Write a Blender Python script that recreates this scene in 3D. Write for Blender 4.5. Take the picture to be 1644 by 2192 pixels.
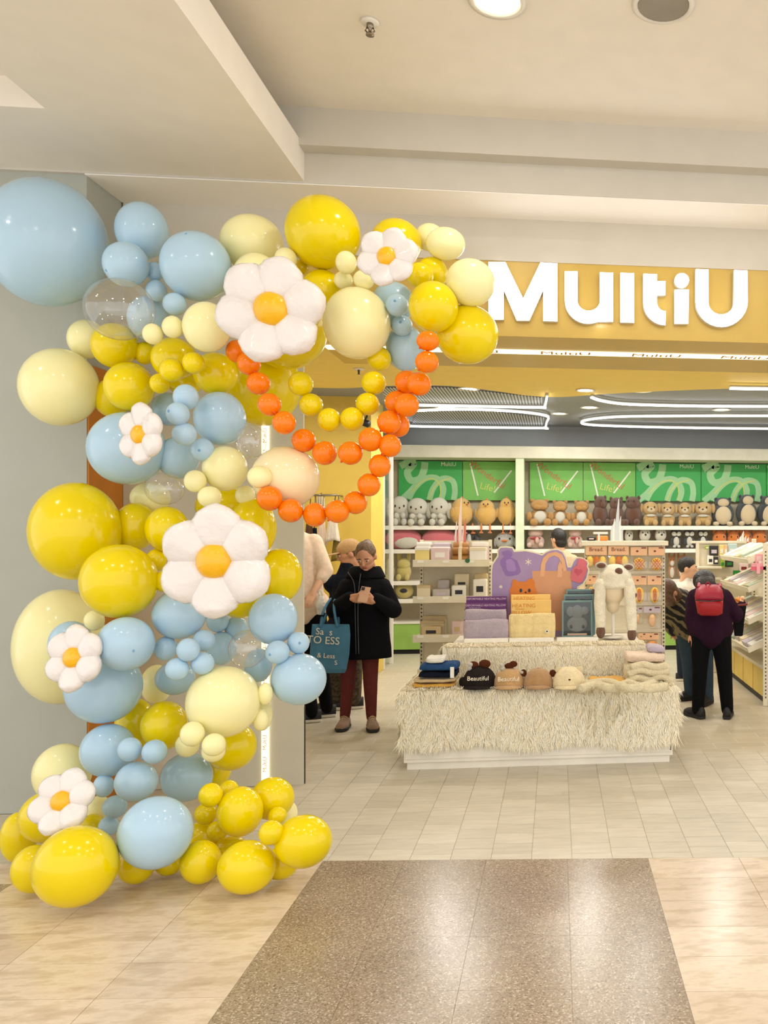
import bpy, bmesh, math, random
from mathutils import Vector, Matrix, Euler
for _o in list(bpy.data.objects): bpy.data.objects.remove(_o)
SC = bpy.context.scene; COL = SC.collection
R = math.radians
# ------------------------------------------------------------------ camera
F_PX, PPX, HZN, CAMZ, YAW = 1800.0, 1398.0, 1140.0, 1.62, R(6.6)
cd = bpy.data.cameras.new('camera'); cam = bpy.data.objects.new('camera', cd); COL.objects.link(cam)
cam.location = (0, 0, CAMZ); cam.rotation_euler = (R(90), 0, -YAW)
cd.sensor_fit = 'VERTICAL'; cd.sensor_height = 36.0; cd.lens = F_PX/2192*36.0
cd.shift_x = (822-PPX)/2192; cd.shift_y = (HZN-1096)/2192; cd.clip_start = .05; cd.clip_end = 100
SC.camera = cam
# ------------------------------------------------------------------ world, lamps, exposure
W = bpy.data.worlds.new('mall_air'); SC.world = W; W.use_nodes = True
bg = W.node_tree.nodes['Background']; bg.inputs[0].default_value = (1.0, .985, .965, 1); bg.inputs[1].default_value = 1.3
vs = SC.view_settings; vs.view_transform = 'Standard'; vs.look = 'None'; vs.gamma = 1; vs.use_curve_mapping = False
vs.exposure = .33
MALL_W, STORE_W = 5.5, 10.5
def lamp(loc, power, size, col=(1, .975, .935)):
    l = bpy.data.lights.new('downlight_lamp', 'AREA'); l.shape = 'DISK'; l.size = size; l.energy = power; l.color = col
    o = bpy.data.objects.new('downlight_lamp', l); COL.objects.link(o); o.location = loc; return o
MALL_LAMPS = [(-.27, 3.97), (1.9, 3.5), (-.9, 2.1), (1.2, 2.1), (-1.9, .4), (.1, .4), (2.1, .4), (3.4, 2.0)]
RAFT_LAMPS = [(-2.3, 2.2), (-3.7, 3.4), (-3.3, 1.2)]
STORE_LAMPS = [(-1.2, 7.2), (.6, 7.0), (2.3, 7.2), (-.9, 8.9), (.9, 8.8), (2.7, 8.9), (-1.3, 10.05), (.4, 10.05), (2.0, 10.05), (3.5, 10.05), (-2.5, 8.3)]
for x, y in MALL_LAMPS: lamp((x, y, 4.06), MALL_W, .2)
for x, y in RAFT_LAMPS: lamp((x, y, 3.67), MALL_W*.7, .18)
for x, y in STORE_LAMPS: lamp((x, y, 3.03), STORE_W*(1.6 if y > 10 else 1), .22, (1, .975, .935))

# ------------------------------------------------------------------ helpers
FW = Vector((math.sin(YAW), math.cos(YAW), 0)); RT = Vector((math.cos(YAW), -math.sin(YAW), 0)); UP = Vector((0, 0, 1))
CAM = Vector((0, 0, CAMZ))
def ray(x, y): return FW + RT*((x-PPX)/F_PX) + UP*((HZN-y)/F_PX)
def P(x, y, d): return CAM + ray(x, y)*d                       # point at a distance along the view axis
def Q(x, y, Y): r = ray(x, y); return CAM + r*(Y/r.y)          # point on an upright plane parallel to the shop front
def Zp(x, y, z): r = ray(x, y); return CAM + r*((z-CAMZ)/r.z)  # point on a level plane
def lin(c):
    return tuple(((v/255)/12.92 if v/255 <= .04045 else ((v/255+.055)/1.055)**2.4) for v in c)
_M = {}
def mat(name, rgb, rough=.5, metal=0, var=.06, vs=6, bump=0, bs=60, emit=0, trans=0, spec=.5, sheen=0, coat=0):
    if name in _M: return _M[name]
    m = bpy.data.materials.new(name); m.use_nodes = True; nt = m.node_tree; b = nt.nodes['Principled BSDF']
    c = lin(rgb); L = nt.links.new
    tc = nt.nodes.new('ShaderNodeTexCoord')
    no = nt.nodes.new('ShaderNodeTexNoise'); no.inputs['Scale'].default_value = vs; no.inputs['Detail'].default_value = 3
    L(tc.outputs['Object'], no.inputs['Vector'])
    rp = nt.nodes.new('ShaderNodeValToRGB'); e = rp.color_ramp.elements
    e[0].position = .3; e[1].position = .7
    e[0].color = (*[v*(1-var) for v in c], 1); e[1].color = (*[min(1, v*(1+var)) for v in c], 1)
    L(no.outputs['Fac'], rp.inputs['Fac']); L(rp.outputs['Color'], b.inputs['Base Color'])
    b.inputs['Roughness'].default_value = rough; b.inputs['Metallic'].default_value = metal
    b.inputs['Specular IOR Level'].default_value = spec
    if sheen: b.inputs['Sheen Weight'].default_value = sheen
    if coat: b.inputs['Coat Weight'].default_value = coat; b.inputs['Coat Roughness'].default_value = .05
    if emit:
        b.inputs['Emission Color'].default_value = (*c, 1); b.inputs['Emission Strength'].default_value = emit
    if bump:
        n2 = nt.nodes.new('ShaderNodeTexNoise'); n2.inputs['Scale'].default_value = bs; n2.inputs['Detail'].default_value = 4
        L(tc.outputs['Object'], n2.inputs['Vector'])
        bp = nt.nodes.new('ShaderNodeBump'); bp.inputs['Strength'].default_value = bump; bp.inputs['Distance'].default_value = .02
        L(n2.outputs['Fac'], bp.inputs['Height']); L(bp.outputs['Normal'], b.inputs['Normal'])
    if trans:                                                    # thin sheet that lets some light through
        tr = nt.nodes.new('ShaderNodeBsdfTranslucent'); L(rp.outputs['Color'], tr.inputs['Color'])
        mx = nt.nodes.new('ShaderNodeMixShader'); mx.inputs[0].default_value = trans
        L(b.outputs[0], mx.inputs[1]); L(tr.outputs[0], mx.inputs[2]); L(mx.outputs[0], nt.nodes['Material Output'].inputs[0])
    _M[name] = m; return m
def clear_mat(name, tint=(1, 1, 1), base=.06, top=.75, haze=.01):
    if name in _M: return _M[name]
    m = bpy.data.materials.new(name); m.use_nodes = True; nt = m.node_tree; L = nt.links.new
    nt.nodes.remove(nt.nodes['Principled BSDF'])
    t = nt.nodes.new('ShaderNodeBsdfTransparent'); t.inputs[0].default_value = (*tint, 1)
    g = nt.nodes.new('ShaderNodeBsdfGlossy'); g.inputs['Roughness'].default_value = .03
    lw = nt.nodes.new('ShaderNodeLayerWeight'); fr = nt.nodes.new('ShaderNodeMath'); fr.operation = 'POWER'; fr.inputs[1].default_value = 4.0; L(lw.outputs['Facing'], fr.inputs[0])
    no = nt.nodes.new('ShaderNodeTexNoise'); no.inputs['Scale'].default_value = 7
    bp = nt.nodes.new('ShaderNodeBump'); bp.inputs['Strength'].default_value = .12; L(no.outputs['Fac'], bp.inputs['Height']); L(bp.outputs[0], g.inputs['Normal'])
    mp = nt.nodes.new('ShaderNodeMapRange'); mp.inputs['To Min'].default_value = base; mp.inputs['To Max'].default_value = top
    L(fr.outputs[0], mp.inputs[0])
    mx = nt.nodes.new('ShaderNodeMixShader'); L(mp.outputs[0], mx.inputs[0]); L(t.outputs[0], mx.inputs[1]); L(g.outputs[0], mx.inputs[2])
    df = nt.nodes.new('ShaderNodeBsdfDiffuse'); df.inputs[0].default_value = (.9, .9, .88, 1); m2 = nt.nodes.new('ShaderNodeMixShader'); m2.inputs[0].default_value = haze
    L(mx.outputs[0], m2.inputs[1]); L(df.outputs[0], m2.inputs[2]); L(m2.outputs[0], nt.nodes['Material Output'].inputs[0]); _M[name] = m; return m

class G:
    def __init__(s): s.v = []; s.f = []
    def add(s, vs, fs):
        o = len(s.v); s.v += [tuple(v) for v in vs]; s.f += [tuple(i+o for i in f) for f in fs]; return s
    def box(s, c, d, rot=None):
        c = Vector(c); vs = [Vector((sx*d[0]/2, sy*d[1]/2, sz*d[2]/2)) for sx in (-1, 1) for sy in (-1, 1) for sz in (-1, 1)]
        if rot is not None: vs = [rot @ v for v in vs]
        return s.add([v+c for v in vs], [(0, 1, 3, 2), (4, 6, 7, 5), (0, 4, 5, 1), (2, 3, 7, 6), (0, 2, 6, 4), (1, 5, 7, 3)])
    def bx(s, x0, x1, y0, y1, z0, z1): return s.box(((x0+x1)/2, (y0+y1)/2, (z0+z1)/2), (abs(x1-x0), abs(y1-y0), abs(z1-z0)))
    def ell(s, c, r, rot=None, seg=16, rings=10):
        c = Vector(c); vs = [Vector((0, 0, -1))]
        for i in range(1, rings):
            a = -math.pi/2+math.pi*i/rings
            vs += [Vector((math.cos(a)*math.cos(2*math.pi*j/seg), math.cos(a)*math.sin(2*math.pi*j/seg), math.sin(a))) for j in range(seg)]
        vs.append(Vector((0, 0, 1)))
        vs = [Vector((v.x*r[0], v.y*r[1], v.z*r[2])) for v in vs]
        if rot is not None: vs = [rot @ v for v in vs]
        fs = [(0, 1+(j+1) % seg, 1+j) for j in range(seg)]
        for i in range(rings-2):
            for j in range(seg):
                a, b = 1+i*seg+j, 1+i*seg+(j+1) % seg; fs.append((a, b, b+seg, a+seg))
        n = len(vs)-1; k = 1+(rings-2)*seg
        fs += [(n, k+j, k+(j+1) % seg) for j in range(seg)]
        return s.add([v+c for v in vs], fs)
    def loft(s, rings, caps=True):
        n = len(rings[0]); vs = [p for r_ in rings for p in r_]; fs = []
        for i in range(len(rings)-1):
            for j in range(n):
                a, b = i*n+j, i*n+(j+1) % n; fs.append((a, b, b+n, a+n))
        if caps: fs += [tuple(range(n))[::-1], tuple((len(rings)-1)*n+j for j in range(n))]
        return s.add(vs, fs)
    def cap(s, p0, p1, r0, r1, seg=12, flat=1.0):
        p0, p1 = Vector(p0), Vector(p1); ax = (p1-p0); 
        if ax.length < 1e-6: return s.ell(p0, (r0, r0, r0))
        ax.normalize(); u = ax.orthogonal().normalized()
        if abs(ax.z) < .95: u = ax.cross(UP).normalized()
        w = ax.cross(u); rg = []
        for k in range(4):
            a = R(-80+80*k/3); rg.append([p0+ax*math.sin(a)*r0+(u*math.cos(t)+w*math.sin(t)*flat)*math.cos(a)*r0 for t in [2*math.pi*j/seg for j in range(seg)]])
        for k in range(4):
            a = R(80*k/3); rg.append([p1+ax*math.sin(a)*r1+(u*math.cos(t)+w*math.sin(t)*flat)*math.cos(a)*r1 for t in [2*math.pi*j/seg for j in range(seg)]])
        return s.loft(rg)
    def chain(s, pts):                                           # [(point, radius), ...]
        for (a, ra), (b, rb) in zip(pts, pts[1:]): s.cap(a, b, ra, rb)
        return s
    def tube(s, pts, r, seg=8, closed=False):
        pts = [Vector(p) for p in pts]; rg = []; n = len(pts)
        for i, p in enumerate(pts):
            a = pts[i-1] if (i or closed) else p; b = pts[(i+1) % n] if (i < n-1 or closed) else p
            t = (b-a).normalized(); u = t.cross(UP) if abs(t.z) < .98 else t.cross(Vector((1, 0, 0))); u.normalize(); w = t.cross(u)
            rr = r[i] if isinstance(r, (list, tuple)) else r
            rg.append([p+(u*math.cos(2*math.pi*j/seg)+w*math.sin(2*math.pi*j/seg))*rr for j in range(seg)])
        if closed: rg.append(rg[0]); return s.loft(rg, False)
        return s.loft(rg)
    def prism(s, poly, o, ux, uz, th):                           # outline in the plane (ux, uz) at o, th along ux x uz reversed (into +Y)
        o, ux, uz = Vector(o), Vector(ux), Vector(uz); nn = uz.cross(ux).normalized()
        a = [o+ux*p[0]+uz*p[1] for p in poly]; n = len(a)
        return s.add(a+[p+nn*th for p in a], [tuple(range(n)), tuple(range(2*n-1, n-1, -1))]+[(i, i+n, (i+1) % n+n, (i+1) % n) for i in range(n)])
    def lathe(s, prof, c=(0, 0, 0), seg=24, rot=None):
        c = Vector(c); rg = []
        for r_, z in prof:
            ring = [Vector((r_*math.cos(2*math.pi*j/seg), r_*math.sin(2*math.pi*j/seg), z)) for j in range(seg)]
            rg.append([(rot @ p if rot is not None else p)+c for p in ring])
        return s.loft(rg)
    def ribbon(s, pts, w, up, th):                               # flat stroke of constant width drawn on a plane with normal 'up'
        pts = [Vector(p) for p in pts]; up = Vector(up).normalized(); rg = []
        for i, p in enumerate(pts):
            a = pts[max(i-1, 0)]; b = pts[min(i+1, len(pts)-1)]; t = (b-a).normalized(); sd = up.cross(t)*w/2
            rg.append([p-sd, p+sd, p+sd+up*th, p-sd+up*th])
        return s.loft(rg)
    def off(s, d): d = Vector(d); s.v = [tuple(Vector(v)+d) for v in s.v]; return s
    def mesh(s, name, m, smooth=False):
        me = bpy.data.meshes.new(name); me.from_pydata(s.v, [], s.f); me.update()
        bm = bmesh.new(); bm.from_mesh(me); bmesh.ops.recalc_face_normals(bm, faces=bm.faces); bm.to_mesh(me); bm.free()
        me.materials.append(m)
        if smooth: me.polygons.foreach_set('use_smooth', [True]*len(me.polygons))
        return me
    def obj(s, name, m, parent=None, smooth=False, bevel=0, seg=2, local=True):
        if parent is not None and local:                         # built in world coordinates: move into the parent's frame
            pi = parent_matrix(parent).inverted(); s.v = [tuple(pi @ Vector(v)) for v in s.v]
        o = bpy.data.objects.new(name, s.mesh(name, m, smooth)); COL.objects.link(o)
        if parent is not None: o.parent = parent
        if bevel:
            b = o.modifiers.new('bevel', 'BEVEL'); b.width = bevel; b.segments = seg; b.limit_method = 'ANGLE'
        return o
    def blob(s, name, m, parent=None, voxel=.012, smooth=4, local=True):
        o = s.obj(name, m, parent, True, local=local)
        r_ = o.modifiers.new('remesh', 'REMESH'); r_.mode = 'VOXEL'; r_.voxel_size = voxel; r_.use_smooth_shade = True
        if smooth:
            k = o.modifiers.new('smooth', 'SMOOTH'); k.factor = .5; k.iterations = smooth
        return o
def parent_matrix(o):
    m = Matrix.LocRotScale(o.location, o.rotation_euler, o.scale)
    return parent_matrix(o.parent) @ m if o.parent else m
def tag(o, label, cat, group=None, kind=None):
    o['label'] = label; o['category'] = cat
    if group: o['group'] = group
    if kind: o['kind'] = kind
    return o
def thing(name, label, cat, loc, rz=0, group=None, kind=None):
    o = bpy.data.objects.new(name, None); COL.objects.link(o); o.location = loc; o.rotation_euler = (0, 0, rz); o.empty_display_size = .1
    return tag(o, label, cat, group, kind)
_S = {}
def ball(name, m, loc, r, parent=None, rot=None, hi=False):      # ellipsoid part sharing mesh data with its kind
    key = (m.name, hi)
    if key not in _S: _S[key] = G().ell((0, 0, 0), (1, 1, 1), None, *((48, 32) if hi else (20, 14))).mesh('round_form', m, True)
    o = bpy.data.objects.new(name, _S[key]); COL.objects.link(o); o.location = loc; o.scale = r if hasattr(r, '__len__') else (r, r, r)
    if rot: o.rotation_euler = rot
    if parent is not None: o.parent = parent
    return o
def text(name, body, m, size, loc, rot, parent=None, th=.001, align='CENTER'):
    cu = bpy.data.curves.new(name, 'FONT'); cu.body = body; cu.size = size; cu.extrude = th; cu.align_x = align; cu.align_y = 'CENTER'; cu.resolution_u = 3
    t = bpy.data.objects.new('tmp', cu); COL.objects.link(t)
    me = bpy.data.meshes.new_from_object(t.evaluated_get(bpy.context.evaluated_depsgraph_get()))
    bpy.data.objects.remove(t); me.materials.clear(); me.materials.append(m); me.name = name
    M4 = Matrix.Translation(Vector(loc)) @ Euler(rot).to_matrix().to_4x4()
    if parent is not None: M4 = parent_matrix(parent).inverted() @ M4
    o = bpy.data.objects.new(name, me); COL.objects.link(o); o.matrix_basis = M4
    if parent is not None: o.parent = parent
    return o
FACE = (R(90), 0, 0)                                             # text that faces the mall
def box_px(x0, y0, x1, y1, Y, dep):                              # upright box whose front covers a pixel rectangle at plane Y
    a = Q(x0, (y0+y1)/2, Y); b = Q(x1, (y0+y1)/2, Y); zt = Q((x0+x1)/2, y0, Y).z; zb = Q((x0+x1)/2, y1, Y).z
    return a.x, b.x, Y, Y+dep, zb, zt
def smoothpath(pts, n=6):
    pts = [Vector(p) for p in pts]; out = []
    for i in range(len(pts)-1):
        p0 = pts[max(i-1, 0)]; p1 = pts[i]; p2 = pts[i+1]; p3 = pts[min(i+2, len(pts)-1)]
        for k in range(n):
            t = k/n; out.append(.5*((2*p1)+(p2-p0)*t+(2*p0-5*p1+4*p2-p3)*t*t+(3*p1-p0-3*p2+p3)*t**3))
    out.append(pts[-1]); return out
def copy_tree(o, parent=None):
    c = o.copy(); COL.objects.link(c); c.parent = parent
    for ch in o.children: copy_tree(ch, c)
    return c
# ------------------------------------------------------------------ floor
rnd = random.Random(7)
def nodes_mat(name, rough, build):
    m = bpy.data.materials.new(name); m.use_nodes = True; nt = m.node_tree; b = nt.nodes['Principled BSDF']
    b.inputs['Roughness'].default_value = rough; tc = nt.nodes.new('ShaderNodeTexCoord'); oi = nt.nodes.new('ShaderNodeObjectInfo')
    ad = nt.nodes.new('ShaderNodeVectorMath'); ad.operation = 'ADD'
    nt.links.new(tc.outputs['Object'], ad.inputs[0])
    sc = nt.nodes.new('ShaderNodeVectorMath'); sc.operation = 'SCALE'; sc.inputs[3].default_value = 1; nt.links.new(oi.outputs['Location'], sc.inputs[0])
    nt.links.new(sc.outputs[0], ad.inputs[1])
    build(nt, b, ad.outputs[0], oi); _M[name] = m; return m
def ramp(nt, fac, stops):
    r_ = nt.nodes.new('ShaderNodeValToRGB'); e = r_.color_ramp.elements
    while len(e) < len(stops): e.new(.5)
    for el, (p, c) in zip(e, stops): el.position = p; el.color = (*lin(c), 1)
    nt.links.new(fac, r_.inputs[0]); return r_.outputs[0]
def noise(nt, vec, scale, detail=4, rough=.55):
    n = nt.nodes.new('ShaderNodeTexNoise'); n.inputs['Scale'].default_value = scale; n.inputs['Detail'].default_value = detail; n.inputs['Roughness'].default_value = rough
    nt.links.new(vec, n.inputs['Vector']); return n.outputs['Fac']
def mixc(nt, fac, a, b, mode='MIX'):
    m = nt.nodes.new('ShaderNodeMix'); m.data_type = 'RGBA'; m.blend_type = mode
    if isinstance(fac, (int, float)): m.inputs[0].default_value = fac
    else: nt.links.new(fac, m.inputs[0])
    nt.links.new(a, m.inputs[6]); nt.links.new(b, m.inputs[7]); return m.outputs[2]
def b_granite(nt, b, v, oi):
    vo = nt.nodes.new('ShaderNodeTexVoronoi'); vo.inputs['Scale'].default_value = 190; nt.links.new(v, vo.inputs['Vector'])
    sp = nt.nodes.new('ShaderNodeSeparateColor'); nt.links.new(vo.outputs['Color'], sp.inputs[0])
    c1 = ramp(nt, sp.outputs[0], [(.0, (112, 96, 80)), (.08, (140, 124, 106)), (.35, (160, 144, 124)), (.75, (168, 153, 133)), (.9, (188, 175, 157)), (.98, (212, 202, 186))])
    c2 = ramp(nt, noise(nt, v, 2.2, 3), [(.3, (224, 216, 206)), (.7, (250, 244, 234))])
    nt.links.new(mixc(nt, .8, c1, c2, 'MULTIPLY'), b.inputs['Base Color'])
def b_stone(nt, b, v, oi):
    mp = nt.nodes.new('ShaderNodeMapping'); mp.inputs['Scale'].default_value = (1, 2.6, 1); nt.links.new(v, mp.inputs[0])
    c1 = ramp(nt, noise(nt, mp.outputs[0], 5, 8, .62), [(.3, (198, 176, 150)), (.45, (216, 197, 172)), (.52, (229, 212, 190)), (.63, (220, 200, 178)), (.72, (200, 178, 154))])
    c2 = ramp(nt, oi.outputs['Random'], [(0, (236, 232, 226)), (1, (255, 255, 255))])
    nt.links.new(mixc(nt, 1, c1, c2, 'MULTIPLY'), b.inputs['Base Color'])
def b_tile(nt, b, v, oi):
    mp = nt.nodes.new('ShaderNodeMapping'); mp.inputs['Scale'].default_value = (1, 5, 1); nt.links.new(v, mp.inputs[0])
    c1 = ramp(nt, noise(nt, mp.outputs[0], 6, 5), [(.3, (204, 196, 178)), (.7, (220, 212, 194))])
    c2 = ramp(nt, oi.outputs['Random'], [(0, (240, 239, 237)), (1, (255, 255, 255))])
    nt.links.new(mixc(nt, 1, c1, c2, 'MULTIPLY'), b.inputs['Base Color'])
def b_field(nt, b, v, oi):
    br = nt.nodes.new('ShaderNodeTexBrick'); nt.links.new(v, br.inputs['Vector']); br.inputs['Scale'].default_value = 1
    br.inputs['Color1'].default_value = (*lin((204, 194, 172)), 1); br.inputs['Color2'].default_value = (*lin((196, 186, 164)), 1); br.inputs['Mortar'].default_value = (*lin((222, 212, 188)), 1)
    br.inputs['Mortar Size'].default_value = .003; br.inputs['Brick Width'].default_value = .4; br.inputs['Row Height'].default_value = .145
    nt.links.new(br.outputs['Color'], b.inputs['Base Color'])
GRAN = nodes_mat('polished_granite', .24, b_granite); STONE = nodes_mat('beige_marble', .24, b_stone)
GTILE = nodes_mat('grey_floor_tile', .42, b_tile); FIELD = nodes_mat('shop_floor_field', .45, b_field)
SK = -.093
def yt(x): return 4.2016+SK*x
floor = thing('floor', 'polished mall floor with granite stripe, marble and grey tiles', 'floor', (0, 0, 0), kind='structure')
G().bx(-7, 7, -4, 13, -.12, -.003).obj('slab', FIELD, floor)
def skew(w, dpt, g, m, name):
    a = [(g, g+SK*g), (w-g, g+SK*(w-g)), (w-g, dpt-g+SK*(w-g)), (g, dpt-g+SK*g)]
    return G().add([(x, y, -.003) for x, y in a]+[(x, y, 0) for x, y in a], [(0, 3, 2, 1), (4, 5, 6, 7), (0, 1, 5, 4), (1, 2, 6, 5), (2, 3, 7, 6), (3, 0, 4, 7)]).mesh(name, m)
def lay(name, me, x, y):
    o = bpy.data.objects.new(name, me); COL.objects.link(o); o.location = (x, y, 0); o.parent = floor; return o
gm = skew(.39875, .4, .0006, GRAN, 'granite_slab')
for c in range(4):
    for k in range(1, 10): x = -1.14+c*.39875; lay('granite_slab', gm, x, yt(x)-SK*0-.4*k)
sm = skew(.45, .245, .0012, STONE, 'stone_tile')
for c in range(3):
    for k in range(1, 14): x = -2.49+c*.45; lay('stone_tile', sm, x, yt(x)-.245*k)
for c in range(4):
    for k in range(1, 14): x = .455+c*.45; lay('stone_tile', sm, x, yt(x)-.245*k)
for c in range(1, 4): lay('stone_tile', sm, -2.49-c*.45, yt(-2.49-c*.45)-.245)
for c in range(1, 4):
    for k in range(1, 7): x = -2.49-c*.39875; lay('granite_slab', gm, x, yt(x)-.245-.4*k)
tm = skew(.2, .145, .0013, GTILE, 'grey_tile')
th = skew(.2, .0725, .0013, GTILE, 'grey_tile')
for c in range(19):
    x = -1.72+c*.2; o_ = c % 2
    if o_: lay('grey_tile', th, x, yt(x))
    for r_ in range(14): lay('grey_tile', tm, x, yt(x)+(r_+.5*o_)*.145)
# ------------------------------------------------------------------ shell
WGREY = mat('grey_wall_paint', (176, 178, 168), .6, var=.02); CREAM = mat('ceiling_paint', (240, 232, 220), .7, var=.02)
HGREY = mat('header_paint', (208, 202, 190), .65, var=.02); GOLD = mat('gold_fascia', (210, 176, 84), .32, var=.03)
YWALL = mat('yellow_wall', (232, 200, 92), .6, var=.03); CGREY = mat('shop_ceiling_grey', (150, 152, 152), .6, var=.03)
ORNG = mat('orange_reveal', (196, 120, 20), .5); DARK = mat('dark_edge', (30, 30, 32), .5); WHITE = mat('white_paint', (240, 236, 226), .45, var=.02)
BEIGE = mat('beige_shop_wall', (206, 196, 172), .6)
def struct(name, g, m, label, cat, bevel=0): return tag(g.obj(name, m, bevel=bevel), label, cat, kind='structure')
ceil = thing('ceiling', 'high cream mall ceiling above the shop front', 'ceiling', (0, 0, 4.1), kind='structure')
G().bx(-7, 7, -.3, 5.6, 4.1, 4.3).obj('ceiling_board', CREAM, ceil)
struct('ceiling_drop', G().bx(-2.5, -1.487, -.3, 5.21, 3.71, 3.92).bx(-7, -2.5, 4.46, 5.21, 3.71, 3.92).bx(-7, -2.5, -.3, 4.46, 3.86, 3.92), CREAM, 'lower cream ceiling panel with a square edge at upper left', 'ceiling')
struct('trim_1', G().bx(-7, 7, 5.10, 5.22, 3.88, 4.12), HGREY, 'upper step of the grey stepped cornice', 'cornice')
struct('trim_2', G().bx(-7, 7, 5.21, 5.66, 3.70, 4.12), HGREY, 'lower step of the stepped cornice with lit underside', 'cornice')
struct('trim_5', G().bx(-2.71, 7, 5.215, 5.63, 3.694, 3.7), mat('soffit_white', (252, 246, 238), .6, var=.01), 'bright white underside of the stepped cornice', 'cornice')
struct('wall_header', G().bx(-2.7, 7, 5.63, 5.8, 3.415, 3.72), mat('header_strip', (214, 206, 192), .6, var=.02), 'plain grey wall strip above the gold sign band', 'wall')
struct('wall_left', G().bx(-7, -2.712, 5.24, 5.75, 0, 3.72), WGREY, 'plain grey wall behind the balloon column', 'wall')
struct('trim_3', G().bx(-2.714, -2.702, 5.245, 5.64, 0, 2.6), ORNG, 'orange side of the recess beside the grey wall', 'panel')
pil = thing('wall_front', 'light grey entrance panel right of the balloon column', 'wall', (-2.1, 5.66, 0), kind='structure')
G().bx(-2.7, -1.612, 5.63, 5.65, 0, 3.45).obj('panel', mat('panel_paint', (208, 202, 184), .55, var=.02), pil); G().bx(-1.614, -1.608, 5.645, 5.66, 0, .5).obj('edge_strip', DARK, pil)
fas = thing('trim_4', 'gold fascia band carrying the glowing white sign', 'fascia', (0, 5.64, 2.92), kind='structure')
G().bx(-1.612, 7, 5.64, 6.7, 2.92, 3.418).obj('fascia_box', GOLD, fas)
struct('wall_store_side', G().bx(-3.4, -3.2, 5.7, 9.6, 0, 3.3), BEIGE, 'beige inner shop wall hidden beyond the entrance panel', 'wall')
ye = struct('wall_yellow', G().bx(-3.4, -2.03, 9.6, 10.25, 0, 3.12), YWALL, 'yellow shop wall behind the hanging clothes', 'wall')
struct('wall_store_corner', G().bx(-2.6, -2.45, 10.25, 12.1, 0, 3.12), BEIGE, 'beige wall return beside the back shelving', 'wall')
struct('wall_right', G().bx(4.6, 4.8, 5.6, 12.1, 0, 3.3), BEIGE, 'beige wall at the far right of the shop', 'wall')
struct('wall_back', G().bx(-3.4, 4.8, 12.0, 12.2, 0, 3.3), CGREY, 'grey back wall of the shop above the shelving', 'wall')
# shop ceiling: grey field with a yellow front part ending in a wavy edge
struct('ceiling_shop', G().bx(-3.4, 4.8, 6.2, 12.1, 3.12, 3.25), CGREY, 'grey shop ceiling with light strips', 'ceiling')
edge = smoothpath([Zp(x, y, 3.1) for x, y in [(640, 829), (740, 831), (830, 826), (960, 826), (1060, 837), (1130, 847), (1200, 850), (1290, 844), (1400, 838), (1560, 832), (1644, 831), (1800, 830)]], 6)
edge = [Vector((-3.3, edge[0].y, 3.1))]+[e for e in edge if -3.3 < e.x < 4.6]
poly = [(e.x, e.y) for e in edge]+[(4.6, edge[-1].y), (4.6, 6.6), (-3.3, 6.6)]
struct('ceiling_yellow', G().add([(x, y, 3.1) for x, y in poly]+[(x, y, 3.119) for x, y in poly], [tuple(range(len(poly))), tuple(range(2*len(poly)-1, len(poly)-1, -1))]+[(i, (i+1) % len(poly), (i+1) % len(poly)+len(poly), i+len(poly)) for i in range(len(poly))]), mat('yellow_ceiling', (248, 216, 112), .6, var=.02), 'yellow front part of the shop ceiling with a wavy edge', 'ceiling')
# glass side screen with white posts
scr = thing('glass_screen', 'narrow glass screen with white posts beside the yellow wall', 'screen', (-2.03, 10.5, 0))
G().bx(-2.045, -2.015, 10.252, 10.285, 0, 2.55).obj('post', WHITE, scr); G().bx(-2.045, -2.0, 10.69, 10.73, 0, 2.6).obj('post', WHITE, scr)
G().bx(-2.034, -2.026, 10.285, 10.69, .03, 2.5).obj('pane', clear_mat('clear_glass', (.96, .98, .97), .03, .5), scr)
# ------------------------------------------------------------------ ceiling fittings
LENS = mat('lamp_lens', (255, 246, 228), .4, var=0, emit=9); RING = mat('lamp_ring', (236, 230, 218), .4)
def downlight(x, y, z, r, label, grp=None):
    t = thing('downlight', label, 'ceiling light', (x, y, z), group=grp)
    G().lathe([(r*.8, -.001), (r, -.001), (r*1.06, -.012), (r*.84, -.014), (r*.8, -.004)], (x, y, z)).obj('trim_ring', RING, t, True)
    G().lathe([(.001, -.004), (r*.8, -.004), (r*.8, -.0005), (.001, -.0005)], (x, y, z)).obj('lens', LENS, t)
downlight(*MALL_LAMPS[0], 4.1, .13, 'round bright downlight cut by the top edge of the picture')
PL = ['first', 'second', 'third', 'fourth', 'fifth', 'sixth', 'seventh', 'eighth', 'ninth', 'tenth', 'eleventh']
for k, (x, y) in enumerate(MALL_LAMPS[1:]): downlight(x, y, 4.1, .11, f'round mall downlight above the walkway, {PL[k]} from the shop front', 'mall downlights')
for k, (x, y) in enumerate(RAFT_LAMPS): downlight(x, y, 3.71 if x > -2.5 else 3.86, .1, f'{PL[k]} round downlight set in the lower ceiling panel', 'lower panel downlights')
for i, (x, y) in enumerate(STORE_LAMPS): downlight(x, y, 3.1 if y < 8 else 3.12, .11, f'round white shop ceiling downlight, {PL[i]} counted from the entrance', 'shop downlights')
for (px, py, z, lb) in [(1253, 834, 3.1, 'small round downlight on the yellow ceiling edge'), (1198, 884, 3.12, 'small round downlight between the two light loops'), (757, 855, 3.12, 'small round downlight seen through the inner yellow loop')]:
    q = Zp(px, py, z); downlight(q.x, q.y, z, .1, lb); lamp((q.x, q.y, z-.05), STORE_W*.6, .16, (1, .95, .86))
q = Zp(1420, 8, 4.1); spk = thing('ceiling_speaker', 'round grey ceiling speaker at the top right edge', 'speaker', q)
G().lathe([(.14, 0), (.15, -.008), (.125, -.018), (.12, -.006)], q).obj('trim_ring', RING, spk, True)
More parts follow.
